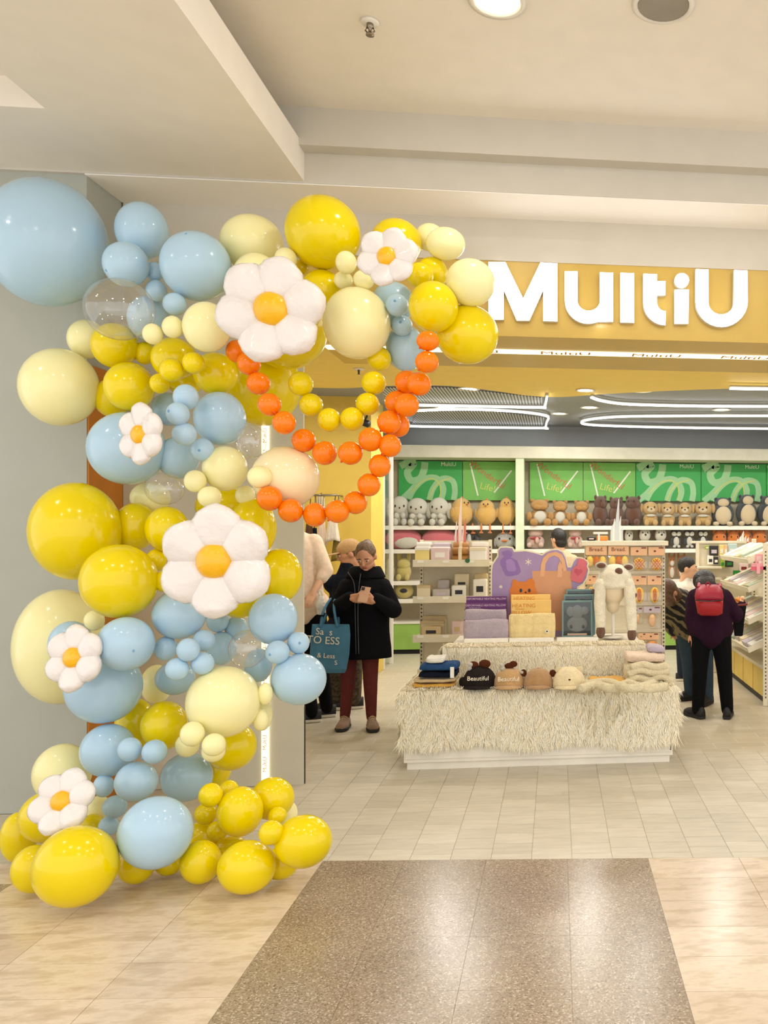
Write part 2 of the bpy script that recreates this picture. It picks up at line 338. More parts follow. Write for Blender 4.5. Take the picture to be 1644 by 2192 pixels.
G().lathe([(.001, -.012), (.12, -.012), (.12, -.002), (.001, -.002)], q).obj('grille', mat('speaker_grille', (168, 160, 146), .7, bump=.6, bs=400), spk)
q = Zp(792, 46, 4.1); spr = thing('fire_sprinkler', 'small metal fire sprinkler on the mall ceiling', 'sprinkler', q)
CHR = mat('dull_chrome', (150, 140, 124), .3, 1)
G().lathe([(.001, -.001), (.045, -.001), (.04, -.012), (.001, -.012)], q).obj('rosette', RING, spr, True)
G().lathe([(.016, -.01), (.018, -.03), (.008, -.035), (.008, -.06), (.02, -.063), (.02, -.068), (.001, -.069)], q, 12).tube([q+Vector((-.014, 0, -.03)), q+Vector((-.022, 0, -.045)), q+Vector((0, 0, -.066))], .004, 6).tube([q+Vector((.014, 0, -.03)), q+Vector((.022, 0, -.045)), q+Vector((0, 0, -.066))], .004, 6).obj('sprinkler_head', CHR, spr, True)
q = Zp(768, 789, 3.1); scm = Q(781, 905, 9.5); sc_ = thing('security_camera', 'small black security camera high on the yellow wall', 'camera', scm)
G().tube([scm+Vector((0, .1, .09)), scm+Vector((0, .05, .05)), scm], .012, 8).obj('bracket', DARK, sc_, True); G().tube([scm+Vector((-.05, -.02, .01)), scm+Vector((.05, -.07, -.02))], [.035, .04], 14).obj('housing', DARK, sc_, True)
q = Zp(768, 789, 3.1); spr = thing('fire_sprinkler', 'tiny sprinkler on the shop ceiling above the inner loop', 'sprinkler', q)
G().lathe([(.001, -.001), (.05, -.001), (.045, -.012), (.001, -.012)], q).obj('rosette', RING, spr, True)
G().lathe([(.012, -.01), (.008, -.05), (.018, -.053), (.001, -.056)], q, 10).obj('sprinkler_head', CHR, spr, True)
LED = mat('led_strip', (246, 250, 255), .5, var=0, emit=4); HOUS = mat('led_housing', (196, 196, 192), .4)
def strip(pts, label, closed=False, z=3.06):
    w = [Zp(x, y, z) for x, y in pts]; w = smoothpath(w, 4)
    t = thing('light_strip', label, 'light strip', w[0], group='shop light strips')
    G().tube(w, .0105, 6, closed).obj('led_tube', LED, t, True)
    G().tube([p+Vector((0, 0, .022)) for p in w], .014, 4, closed).obj('housing', HOUS, t)
strip([(826, 866), (900, 868), (1000, 870), (1100, 872), (1164, 873), (1166, 872), (1169, 860), (1171, 849)], 'straight white light strip, upper left under the sign')
strip([(858, 895), (872, 911), (880, 913), (1000, 915), (1160, 917), (1167, 917), (1170, 905), (1172, 892), (1130, 884), (1060, 879), (980, 877), (890, 880)], 'rounded white light loop, lower left under the sign')
strip([(1265, 851), (1285, 858), (1330, 865), (1400, 868), (1500, 870), (1700, 871)], 'curved white light strip, upper right under the sign')
strip([(1700, 891), (1500, 891), (1350, 892), (1290, 895), (1255, 900), (1244, 905), (1255, 909), (1300, 912), (1450, 916), (1700, 919)], 'long pointed white light loop, lower right under the sign')
strip([(1562, 832), (1600, 833), (1700, 834)], 'short white light strip at the right edge', z=3.04)
def b_mesh(nt, b, v, oi):
    w = nt.nodes.new('ShaderNodeTexWave'); w.inputs['Scale'].default_value = 9; nt.links.new(v, w.inputs['Vector']); w.wave_profile = 'SIN'
    nt.links.new(ramp(nt, w.outputs['Fac'], [(.35, (84, 84, 84)), (.65, (206, 206, 202))]), b.inputs['Base Color'])
MESHM = nodes_mat('slotted_ceiling_panel', .5, b_mesh)
for pts, lb in [([(815, 831), (900, 829), (960, 830), (1060, 841), (1160, 852), (1160, 870), (1000, 867), (830, 863)], 'upper slotted grey ceiling panel inside the light strip'),
                ([(893, 883), (980, 880), (1060, 882), (1164, 895), (1162, 914), (1000, 912), (880, 910)], 'lower slotted grey ceiling panel inside the light loop')]:
    a = [Zp(x, y, 3.108) for x, y in pts]; n = len(a)
    tag(G().add(a+[p+Vector((0, 0, .008)) for p in a], [tuple(range(n)), tuple(range(2*n-1, n-1, -1))]+[(i, (i+1) % n, (i+1) % n+n, i+n) for i in range(n)]).obj('ceiling_panel', MESHM), lb, 'ceiling panel')
# lit slot with the shop name in the soffit, and the same beside the entrance
YTXT = mat('slot_letter', (196, 130, 30), .5)
ls = thing('light_slot', 'bright light slot under the fascia with upside-down gold letters', 'light strip', (0, 6.12, 2.92))
GLOW = mat('slot_glow', (255, 244, 206), .5, var=0, emit=1.5)
G().bx(-1.6, 6.9, 6.05, 6.17, 2.914, 2.921).obj('diffuser', GLOW, ls)
for k in range(8): text('slot_name', 'MultiU', YTXT, .135, (-1.25+k*.66, 6.11, 2.9135), (math.pi, 0, math.pi*0), ls, .0008)
lv = thing('light_slot', 'upright bright light slot on the entrance panel with small gold marks', 'light strip', Q(567, 1672, 5.62))
xa, xb = Q(560, 1600, 5.62).x, Q(575, 1600, 5.62).x
G().bx(xa, xb, 5.618, 5.631, .02, 2.9).obj('diffuser', GLOW, lv)
for k in range(20): text('slot_name', 'MultiU', YTXT, .035, ((xa+xb)/2, 5.6165, .14+k*.14), (R(90), R(-90), 0), lv, .0008)
# ------------------------------------------------------------------ glowing sign
SIGN = mat('sign_white', (255, 255, 255), .4, var=0, emit=3.2)
SGE = mat('sign_edge', (214, 206, 190), .4)
def arc(cx, cy, rx, ry, a0, a1, n=14): return [(cx+rx*math.cos(R(a0+(a1-a0)*i/n)), cy+ry*math.sin(R(a0+(a1-a0)*i/n))) for i in range(n+1)]
LET = {
 'M': [[(1046, 562), (1082, 562), (1120, 640), (1157, 563), (1193, 565), (1193, 688), (1163, 687), (1163, 620), (1133, 686), (1106, 686), (1078, 620), (1078, 684), (1046, 684)]],
 'u': [[(1209, 582), (1236, 582), (1236, 642)]+arc(1260, 644, 24, 22, 180, 0)[::1]+[(1284, 584), (1312, 585), (1312, 689), (1284, 688), (1280, 684)]+arc(1259, 643, 50, 50, 60, 180)],
 'l': [[(1328, 585), (1357, 586), (1357, 691), (1328, 690)]],
 't': [[(1377, 587), (1406, 588), (1406, 603), (1424, 603), (1424, 632), (1406, 632), (1406, 650)]+arc(1425, 648, 19, 19, 180, 90)+[(1424, 697)]+arc(1424, 648, 47, 48, 90, 180)],
 'i': [[(1444, 621), (1474, 621), (1473, 693), (1444, 693)], arc(1459, 601, 15.5, 15.5, 0, 345, 22)],
 'U': [[(1489, 577), (1516, 578), (1516, 646)]+arc(1543, 648, 27, 26, 180, 0)+[(1571, 579), (1599, 580), (1600, 645)]+arc(1544.5, 646, 55.5, 54, 0, 180)]}
o0 = Q(1320, 640, 5.585)
sg = thing('shop_sign', 'glowing white MultiU letters on the gold fascia', 'sign', o0)
for ch, polys in LET.items():
    a, b = G(), G()
    for pl in polys:
        w = [Q(x, y, 5.585) for x, y in pl]; a.prism([(p.x, p.z) for p in w], (0, 5.585, 0), (1, 0, 0), (0, 0, 1), -.012); b.prism([(p.x, p.z) for p in w], (0, 5.587, 0), (1, 0, 0), (0, 0, 1), .05)
    l = a.obj('letter', SIGN, sg); l['label'] = 'glowing white letter '+ch
    b.obj('letter_side', SGE, l)
# ------------------------------------------------------------------ balloon garland
BALLOONS = """
B 100 520 290 284 4.45|huge light blue balloon under the ceiling at the far left
B 304 494 121 128 4.48|medium blue balloon touching the huge blue one, top of the arch
B 270 566 106 100 4.31|medium blue balloon just above the large clear balloon
B 420 570 160 154 4.33|large blue balloon left of the biggest top daisy
B 331 582 40 44 4.42|tiny blue balloon peeking between two medium blue ones
B 335 622 49 48 4.40|small blue balloon at upper right of the large clear balloon
B 374 651 54 50 4.25|small blue balloon below the large blue balloon by the top daisy
B 318 682 96 100 4.50|blue balloon half hidden behind the large clear balloon
K 256 662 164 136 4.17|large clear bubble balloon below the huge blue balloon
C 186 726 90 86 4.62|cream balloon behind the large clear one, by the grey wall
Y 246 740 108 98 4.48|yellow balloon directly beneath the large clear balloon
C 327 715 47 46 4.12|small cream balloon at lower right rim of the clear balloon
C 370 700 49 49 4.12|small cream balloon beside the larger cream one left of top daisy
C 443 700 108 110 4.14|cream balloon tucked behind left petal of the big top daisy
Y 373 768 104 92 4.38|yellow balloon behind the pair of small yellow balloons
Y 367 792 55 52 4.18|small yellow balloon, left of a front pair under cream balloons
Y 414 777 50 48 4.18|small yellow balloon, right of a front pair under cream balloons
Y 462 800 100 92 4.38|yellow balloon left of the upper end of the orange chain
Y 277 828 115 106 4.40|yellow balloon right of the big cream balloon on the left edge
Y 240 852 84 84 4.60|yellow balloon wedged behind the big left cream balloon
C 128 829 184 168 4.50|big pale cream balloon sticking out over the left grey wall
Y 310 756 50 50 4.54|yellow balloon deep in the gap under the small cream pair
Y 342 821 46 44 4.32|small yellow balloon above the blue cluster, beside larger yellow
Y 396 820 82 54 4.62|yellow balloon mostly covered by small blue and yellow balloons
Y 562 825 172 176 4.90|large yellow balloon backing the left side of the orange chain
Y 612 698 190 190 4.66|large yellow balloon hidden behind the biggest top daisy
C 539 520 142 126 4.55|large cream balloon at top between big blue and big yellow
Y 692 498 166 164 4.44|big yellow balloon at the very top under the ceiling edge
C 550 588 104 94 4.36|cream balloon showing above the biggest top daisy
C 612 554 50 50 4.36|small cream balloon at lower left of the top big yellow balloon
Y 690 622 96 92 4.48|yellow balloon below the top big yellow balloon
Y 645 572 34 34 4.52|sliver of yellow balloon behind small cream balloon at top
C 741 562 47 52 4.29|small cream balloon left of the small upper daisy
C 735 600 42 40 4.39|small cream balloon, lowest left of three by upper small daisy
C 779 599 47 44 4.30|small cream balloon at lower left petal of upper small daisy
Y 848 520 112 108 4.54|yellow balloon behind the small upper daisy
C 920 508 66 62 4.62|cream balloon half hidden at top right of the arch
C 954 522 86 74 4.48|cream balloon at top right of the arch, in front
Y 925 584 68 70 4.51|yellow balloon right of the small upper daisy
Y 899 590 60 58 4.40|small yellow balloon touching lower right of the upper daisy
C 1007 605 107 105 4.26|cream balloon overlapping the first letter of the glowing sign
Y 928 657 108 112 4.18|yellow balloon right of two little blue balloons at arch end
Y 1000 716 136 130 4.34|big yellow balloon at the right tip under the glowing sign
C 764 692 148 157 4.31|large cream balloon right of the biggest top daisy
B 842 648 92 92 4.50|blue balloon behind, below the small upper daisy
B 850 653 50 50 4.30|little blue balloon, upper of two right of large cream balloon
B 860 697 48 46 4.40|little blue balloon, lower of two right of large cream balloon
B 868 745 84 102 4.50|grey-blue balloon hanging left of the top of the orange chain
Y 812 768 52 54 4.40|top right balloon of the inner yellow loop, under large cream
Y 800 820 54 51 4.32|inner yellow loop, second balloon down its right side
Y 787 865 52 49 4.29|inner yellow loop, third balloon down its right side
Y 754 897 52 51 4.26|inner yellow loop, lowest balloon on the right
Y 705 899 51 52 4.26|inner yellow loop, lowest balloon on the left
Y 666 867 53 50 4.28|inner yellow loop, second balloon up its left side
Y 644 822 55 54 4.28|inner yellow loop, top balloon on its left side
O 916 730 49 42 4.06|orange chain, topmost balloon under the yellow one on the right
O 914 775 50 47 4.06|orange chain, second balloon down on the right
O 897 822 52 50 4.20|orange chain inner loop, third balloon down on the right
O 871 867 52 50 4.18|orange chain inner loop, fourth balloon down on the right
O 833 904 51 50 4.20|orange chain inner loop, fifth balloon down on the right
O 793 941 51 50 4.16|orange chain inner loop, right balloon above the bottom pair
O 750 970 53 49 4.16|orange chain inner loop, right one of the bottom pair
O 695 970 53 50 4.22|orange chain inner loop, left one of the bottom pair
O 650 943 52 49 4.22|orange chain inner loop, left balloon above the bottom pair
O 608 905 51 49 4.06|orange chain inner loop, beside the small clear balloon
O 577 866 51 48 4.06|orange chain inner loop, fifth from its left upper end
O 553 821 52 48 4.18|orange chain inner loop, third from its left upper end
O 533 778 52 50 4.18|orange chain inner loop, second from its left upper end
O 506 752 46 48 4.24|orange chain left upper end, beneath the biggest daisy petal
O 872 818 54 50 4.29|orange chain outer loop, topmost balloon behind the inner loop
O 850 862 52 50 4.28|orange chain outer loop, second balloon behind the inner loop
O 854 910 46 50 4.29|orange chain outer loop, third balloon partly behind inner loop
O 835 954 48 48 4.18|orange chain outer loop, just below the inner loop crossing
O 813 997 47 48 4.18|orange chain outer loop, second below the crossing
O 790 1038 49 48 4.18|orange chain outer loop, in front of the yellow wall edge
O 761 1076 50 48 4.20|orange chain outer loop, right side above the hanging clothes
O 722 1095 52 48 4.16|orange chain outer loop, bottom right balloon with visible knot
O 674 1102 51 50 4.16|orange chain outer loop, lowest balloon of all
O 622 1093 54 50 4.12|orange chain outer loop, bottom left of the peach balloon
O 577 1067 56 52 4.08|orange chain outer loop, left end over the peach balloon
B 272 960 178 156 4.40|large blue balloon behind the daisy left of small blue cluster
B 362 876 80 72 4.62|blue balloon behind the top of the small blue cluster
B 398 850 58 56 4.14|small blue balloon, topmost of the four beside the left daisy
B 381 886 54 51 4.07|small blue balloon, second of the four beside the left daisy
B 395 929 56 50 4.10|small blue balloon, third of the four beside the left daisy
B 434 963 53 50 4.22|small blue balloon, lowest of the four beside the left daisy
B 471 896 117 116 4.33|round blue balloon right of the four small blue balloons
B 382 980 96 90 4.51|blue balloon below the left daisy, above the clear one
K 538 945 68 73 4.25|small clear balloon right of the round blue balloon
K 353 1046 92 70 4.34|clear balloon below the left daisy over yellow ones
C 482 1003 101 97 4.29|cream balloon between small clear balloon and little cream ones
C 418 1030 51 48 4.18|small cream balloon right of the clear one below left daisy
C 449 1064 55 47 4.18|small cream balloon above the top petal of middle daisy
C 525 1060 45 42 4.46|small cream balloon left of the outer orange chain's end
C 556 1021 55 49 4.08|small cream balloon overlapping the peach balloon
P 612 1022 152 132 4.24|large glossy peach balloon inside the orange loops
C 322 1066 94 70 4.60|pale yellow balloon behind the clear one below left daisy
Y 480 1086 132 92 4.64|yellow balloon between little cream balloons and middle daisy
Y 541 1130 106 128 4.49|yellow balloon behind upper right petal of middle daisy
Y 163 1137 212 209 4.33|biggest yellow balloon on the left, middle height of column
Y 290 1127 98 101 4.49|yellow balloon right of the biggest left yellow balloon
Y 358 1133 98 98 4.35|yellow balloon at upper left of the middle daisy
Y 256 1244 178 158 4.10|large yellow balloon left of the middle daisy
Y 335 1199 47 48 4.34|small yellow balloon touching middle daisy's left petals
Y 350 1244 42 46 4.16|small yellow balloon behind lower left petal of middle daisy
Y 598 1232 102 116 4.56|yellow balloon right of the middle daisy, by shirted man
Y 515 1265 112 118 4.43|yellow balloon beneath the middle daisy's lower right petal
C 130 1384 214 248 4.59|huge cream balloon behind the lower left daisy
C 202 1328 48 44 4.28|small cream balloon between large yellow and huge cream
B 152 1378 104 98 4.28|blue balloon behind the lower left daisy
B 270 1378 131 116 4.02|blue balloon right of the lower left daisy
B 223 1470 177 158 4.20|large blue balloon below the lower left daisy
B 384 1315 122 106 4.20|blue balloon under the middle daisy's lower left petal
B 466 1328 51 52 4.48|small blue balloon under the middle daisy's bottom petal
B 506 1345 52 52 4.54|small blue balloon above the clear one below middle daisy
B 585 1325 108 110 4.32|blue balloon above right of the clear balloon, near tote bag
B 355 1388 53 52 4.18|small blue balloon, leftmost of the five blue cluster
B 403 1391 53 51 4.02|small blue balloon, centre of the five blue cluster
B 437 1371 51 47 4.18|small blue balloon, upper right of the five blue cluster
B 379 1432 54 49 4.02|small blue balloon, bottom of the five blue cluster
B 434 1420 53 49 4.07|small blue balloon, lower right of the five blue cluster
B 474 1388 68 72 4.48|blue balloon behind, between five blue cluster and clear one
B 375 1452 92 72 4.48|darker blue balloon under the five blue cluster
K 529 1389 83 82 4.24|clear balloon among blue ones above the large cream
B 553 1424 62 74 4.38|blue balloon seen behind and below the clear balloon
B 594 1396 54 51 4.22|small blue balloon right of the clear balloon
B 639 1376 49 48 4.30|small blue balloon beside the tote bag
B 640 1454 122 112 4.29|blue balloon at right edge of column, before the shopper
C 479 1502 166 155 4.14|large cream balloon in the lower column
C 335 1465 72 86 4.62|cream balloon behind darker blue balloon in lower column
C 568 1485 34 48 4.18|small cream balloon at upper right of large cream
C 558 1541 36 48 4.20|small cream balloon at lower right of large cream
C 562 1530 44 70 4.30|pale yellow balloon peeking right of the large cream
Y 352 1553 106 108 4.28|yellow balloon left of large cream in the lower column
Y 290 1550 92 112 4.46|yellow balloon in shade behind lower blue balloons
C 412 1571 56 55 3.96|small cream balloon, upper front of four below large cream
C 401 1595 55 53 4.18|small cream balloon, lower left of four below large cream
C 458 1594 54 50 3.96|small cream balloon, upper right of four below large cream
C 457 1608 54 48 4.06|small cream balloon, lower right of four below large cream
Y 495 1597 114 106 4.48|yellow balloon by the lit strip, under large cream
Y 462 1650 68 72 4.62|yellow balloon behind, above the bottom yellow group
B 232 1606 128 116 4.18|blue balloon at lower left above the front daisy
B 278 1604 56 53 4.04|small blue balloon, left of a pair over lower blues
B 331 1609 58 53 4.04|small blue balloon, right of a pair over lower blues
B 292 1673 98 88 4.08|medium blue balloon in the middle of the lower blue cluster
B 400 1663 118 107 4.48|blue balloon left of the bottom yellow group's top
B 222 1682 48 51 4.13|small blue balloon at right petals of front daisy
B 246 1727 57 51 4.34|small blue balloon upper left of the big low blue
B 233 1768 48 44 4.37|greenish blue small balloon left of the big low blue
B 334 1782 170 161 3.74|big light blue balloon near the floor
C 212 1736 60 70 4.54|cream green-tinted balloon behind the front daisy's right side
C 134 1655 136 130 4.28|cream balloon behind the front daisy
Y 105 1748 140 116 3.98|yellow balloon under the front daisy
Y 40 1792 86 114 4.09|yellow balloon at the far left bottom edge
Y 73 1860 106 108 3.75|yellow floor balloon left of the biggest floor balloon
Y 163 1854 197 181 3.57|biggest yellow balloon resting on the floor at front left
Y 292 1850 88 88 3.85|yellow floor balloon beneath the big low blue
Y 360 1850 62 50 3.95|yellow floor balloon far behind, right of big low blue
Y 196 1768 62 52 4.44|yellow balloon between front daisy and big low blue
Y 451 1702 55 54 3.96|small yellow balloon, top left of the bottom right group
Y 490 1690 44 42 4.12|small yellow balloon, top middle of the bottom right group
Y 514 1737 104 111 4.01|round yellow balloon, centre of the bottom right group
Y 583 1709 98 94 4.18|yellow balloon, top right of the bottom right group
Y 441 1742 54 48 4.10|yellow balloon, left edge of the bottom right group
Y 466 1778 48 44 4.07|small yellow balloon, lower left of the bottom right group
Y 594 1746 42 40 4.07|small yellow balloon, upper of two right of the centre one
Y 581 1782 56 54 3.73|small yellow balloon, lower of two right of the centre one
Y 650 1801 127 118 3.80|yellow balloon sticking out at right, over the granite edge
Y 430 1845 94 98 3.85|yellow floor balloon right of the big low blue
Y 529 1856 132 119 3.76|yellow floor balloon at front of the bottom right group
Y 600 1848 84 72 3.90|yellow floor balloon behind, right of the front one
Y 496 1815 82 52 4.12|yellow balloon buried behind front floor balloon of right group
C 613 1742 50 62 4.30|cream balloon peeking right behind the bottom right group
Y 436 1796 92 82 4.16|yellow balloon in shade behind the bottom right group
"""
BM = {'B': mat('blue_latex', (182, 214, 236), .16, var=.02, vs=3, trans=.05, coat=.12, spec=.4), 'Y': mat('yellow_latex', (242, 216, 0), .16, var=.02, vs=3, trans=.05, coat=.12, spec=.4),
      'C': mat('cream_latex', (255, 246, 184), .16, var=.02, vs=3, trans=.05, coat=.12, spec=.4), 'O': mat('orange_latex', (255, 130, 0), .16, var=.02, vs=3, trans=.05, coat=.12, spec=.4),
      'P': mat('peach_latex', (255, 238, 190), .1, var=.02, vs=3, trans=.08, coat=.12, spec=.4), 'K': clear_mat('clear_film', (.97, .97, .96), .13, .9, .05)}
BN = {'B': 'blue_balloon', 'Y': 'yellow_balloon', 'C': 'cream_balloon', 'O': 'orange_balloon', 'P': 'peach_balloon', 'K': 'clear_balloon'}
TIP = {'B': mat('blue_latex_tip', (116, 164, 208), .3), 'O': mat('orange_latex_knot', (236, 92, 10), .3), 'Y': mat('yellow_latex_knot', (226, 184, 10), .3)}
KNOTS = {(420, 570): (4, -52), (381, 886): (-8, -3), (434, 963): (4, 3), (850, 653): (2, -3), (860, 697): (3, -2), (594, 1396): (-6, 2), (639, 1376): (10, -2), (270, 1378): (38, 10), (270, 566): (-22, 22), (331, 1609): (-18, 10)}
def balloon(c, x, y, w, h, d, label):
    ctr = P(x, y, d); u, v = (x-PPX)/F_PX, (y-HZN)/F_PX
    a = w/2*d/F_PX/math.sqrt(1+u*u); cz = h/2*d/F_PX/math.sqrt(1+v*v); b = .95*min(a, cz)
    if c == 'O': a, b, cz = a*1.03, b*1.03, cz*1.03
    if ctr.z-cz < .001: ctr.z = cz+.001
    big = max(w, h) > 90; seg, rings = (44, 28) if big else (28, 18)
    g = G().ell((0, 0, 0), (1, 1, 1), Matrix.Rotation(R(90), 3, 'X'), seg, rings)
    vv = []
    for p in g.v:                                            # slight pear shape towards the tied end at the back
        k = 1-.10*max(0, p[1])**2; vv.append((p[0]*a*k, p[1]*b*(1+.10*max(0, p[1])**6), p[2]*cz*k))
    g.v = vv
    o = g.obj(BN[c], BM[c], None, True); o.location = ctr; o.rotation_euler = (0, 0, -YAW)
    tag(o, label, 'balloon', 'balloons of the garland')
    if (x, y) in KNOTS:
        dx, dy = KNOTS[(x, y)]; px, pz = dx*d/F_PX, -dy*d/F_PX; py = -b*math.sqrt(max(.05, 1-(px/a)**2-(pz/cz)**2))*.995
        t = ball('tip', TIP['B'], (px, py, pz), (.007, .003, .007), o)
    if c == 'O':
        sd = 1 if x > 720 else -1
        kx, kz = .62*a*(-sd), -.72*cz
        t = G().lathe([(.0035, -.006), (.006, 0), (.0035, .004), (.007, .009), (.005, .011)], (0, 0, 0), 10).obj('knot', TIP['O'], o, True, local=False)
        t.location = (kx, -b*.36, kz*1.06); t.rotation_euler = (R(60), 0, R(40*sd))
    return o
for ln in BALLOONS.strip().split('\n'):
    sp, lb = ln.split('|'); c, x, y, w, h, d = sp.split(); balloon(c, int(x), int(y), int(w), int(h), float(d), lb)
# ------------------------------------------------------------------ foil daisies
FOIL = mat('white_foil', (248, 241, 238), .16, var=.01, bump=.4, bs=22, coat=.5, trans=.12); FCEN = mat('gold_foil_centre', (250, 186, 4), .3, bump=.25, bs=30, coat=.3)
def daisy(x, y, r, d, off, tilt, label, sq=1.0, rc=.3):
    ctr = P(x, y, d); rr = r*d/F_PX
    t = thing('daisy_balloon', label, 'daisy balloon', ctr, group='foil daisy balloons')
    t.rotation_euler = (R(90)+tilt[0], 0, -YAW+tilt[1])
    n, m = 20, 16
    for k in range(6):
        rg = []
        for i in range(n+1):
            s_ = i/n; l = .14+.84*s_; wd = .43*math.sin(math.pi*min(1, (.10+.90*s_)**1.25))**.62 if 0 < i < n else .02
            hh = min(.2, wd*.62); ring = []
            for j in range(m):
                a = 2*math.pi*j/m; cr = 1+.035*math.sin(a*3+i*1.9+k)*(1 if abs(math.cos(a)) > .8 else 0)
                ring.append((l, math.cos(a)*wd*cr, math.sin(a)*hh+.10*l*l))
            rg.append(ring)
        an = R(off+60*k+rnd.uniform(-3, 3)); ca, sa = math.cos(an), math.sin(an); q = rr*rnd.uniform(.96, 1.03)
        g = G().loft([[(q*(p[0]*ca-p[1]*sa), q*(p[0]*sa+p[1]*ca)*sq, q*p[2]) for p in ring] for ring in rg])
        g.obj('petal', FOIL, t, True, local=False)
    G().ell((0, 0, rr*.12), (rr*rc, rr*rc*sq, rr*.2), None, 24, 14).obj('centre', FCEN, t, True, local=False)
daisy(585, 664, 121, 4.02, 15, (R(4), R(6)), 'biggest white foil daisy with orange centre on the upper arch')
daisy(831, 552, 70, 4.02, 15, (R(-6), R(-4)), 'small white foil daisy near the right top of the arch')
daisy(306, 931, 70, 3.96, 30, (R(0), R(-24)), 'white foil daisy on the blue balloon at left middle')
daisy(466, 1201, 126, 3.92, 30, (R(0), R(2)), 'large open white foil daisy in the middle of the column')
daisy(164, 1408, 76, 3.92, 33, (R(-10), R(-14)), 'white foil daisy before the huge cream balloon at left')
daisy(138, 1716, 76, 3.74, 22, (R(-26), R(-8)), 'lowest white foil daisy, tilted upward near the floor', .96)
# ------------------------------------------------------------------ back shelving
YB = 11.5
SGRN = mat('pale_green_frame', (214, 226, 196), .5); PEG = mat('pegboard', (198, 186, 160), .7, bump=.4, bs=220); SHW = mat('shelf_white', (236, 232, 220), .45)
PG1 = mat('poster_green', (58, 170, 84), .5, var=.03); PG2 = mat('poster_lime', (120, 190, 90), .5, var=.05); PSC = mat('poster_script', (158, 208, 156), .5); PYL = mat('poster_yellow', (206, 214, 110), .5)
PWH = mat('poster_white', (236, 240, 226), .5); PRD = mat('poster_red', (196, 120, 72), .5); GCAB = mat('green_cabinet', (150, 190, 90), .5); BLK = mat('black_gap', (24, 24, 26), .7)
zb = lambda y, x=1100: Q(x, y, YB).z
beam = tag(G().bx(Q(800, 960, YB).x, 4.5, 11.42, 11.99, zb(982), zb(956)).obj('shelf_beam', mat('beam_cream', (214, 212, 192), .5), bevel=.01), 'bright cream beam running above the green posters', 'beam')
def xB(x): return Q(x, 1100, YB).x
def unit(x0, x1, label, shelves, posters, posts):
    t = thing('shelving_bay', label, 'shelving', ((xB(x0)+xB(x1))/2, 11.75, 0)); a, b = xB(x0), xB(x1)
    G().bx(a, b, 11.93, 11.99, 0, zb(983)).obj('back_board', PEG, t)
    for y in shelves:
        s_ = G().bx(a, b, YB, 11.93, zb(y)-.022, zb(y)).obj('shelf_board', SHW, t, bevel=.003)
        G().bx(a, b, YB-.012, YB, zb(y)-.05, zb(y)+.004).obj('price_rail', SHW, s_)
    G().bx(a, b, YB+.02, 11.93, .06, zb(1333)).obj('base_cabinet', GCAB, t); G().bx(a, b, YB+.01, 11.93, zb(1333), zb(1329)).obj('cabinet_top', SHW, t)
    G().bx(a, b, YB+.05, 11.93, 0, .06).obj('plinth', BLK, t)
    for px0, px1 in posts: G().bx(xB(px0), xB(px1), 11.44, 11.93, 0, zb(982)).obj('post', SGRN, t, bevel=.004)
    for px0, px1, kind in posters:
        pa, pb = xB(px0), xB(px1); w = pb-pa; zt, z0 = zb(984), zb(1069); H_ = zt-z0
        p = G().bx(pa+.004, pb-.004, 11.86, 11.89, z0, zt).obj('poster', PG1 if kind == 's' else PG2, t)
        f = lambda u, v, dy=0: Vector((pa+u*w, 11.859-dy, z0+v*H_))
        if kind == 's':
            for pts, wd, m_, dy in [([(.03, .86), (.14, .95), (.24, .93), (.14, .72), (.2, .5), (.34, .56), (.4, .8), (.41, .97)], .11, PSC, 0), ([(.41, .97), (.36, .6), (.2, .25), (.04, .0)], .09, PSC, .0012),
                                    ([(.16, .02), (.25, .3), (.42, .55), (.6, .56), (.7, .3), (.66, .0)], .09, PSC, .0024), ([(.48, .0), (.54, .3), (.68, .55), (.84, .5), (.88, .25), (.86, .0)], .09, PSC, .0036),
                                    ([(.2, .2), (.35, .45), (.52, .55), (.64, .4), (.66, .0)], .016, PYL, .005), ([(.47, .0), (.55, .3), (.66, .48), (.82, .56)], .016, PYL, .0062)]:
                G().ribbon(smoothpath([f(u, v, dy) for u, v in pts], 5), wd*w, (0, -1, 0), .001).obj('printed_stroke', m_, p)
            text('printed_name', 'MultiU', PWH, .075, f(.78, .92, .003), FACE, p)
        else:
            for q0, q1 in [((.14, .95), (.28, .12)), ((.9, .78), (.58, .2))]: G().ribbon([f(*q0), f(*q1)], .02, (0, -1, 0), .001).obj('printed_line', PWH, p)
            text('printed_word', 'Wonderful', PRD, .13, f(.45, .66, .002), (R(90), R(36), 0), p); text('printed_word', 'Life!', PYL, .13, f(.46, .33, .002), (R(90), R(14), 0), p)
    return t
unit(820, 1113, 'left green shelving bay at the back wall with white and orange plush toys', [1126, 1176, 1243, 1281], [(842, 984, 's'), (984, 1104, 'w')], [(1104, 1122)])
unit(1122, 1900, 'right green shelving bay at the back wall full of brown and cream plush toys', [1126, 1176, 1243, 1290], [(1132, 1250, 'w'), (1250, 1366, 'w'), (1366, 1510, 's'), (1510, 1654, 's'), (1654, 1798, 's')], [(1866, 1882)])
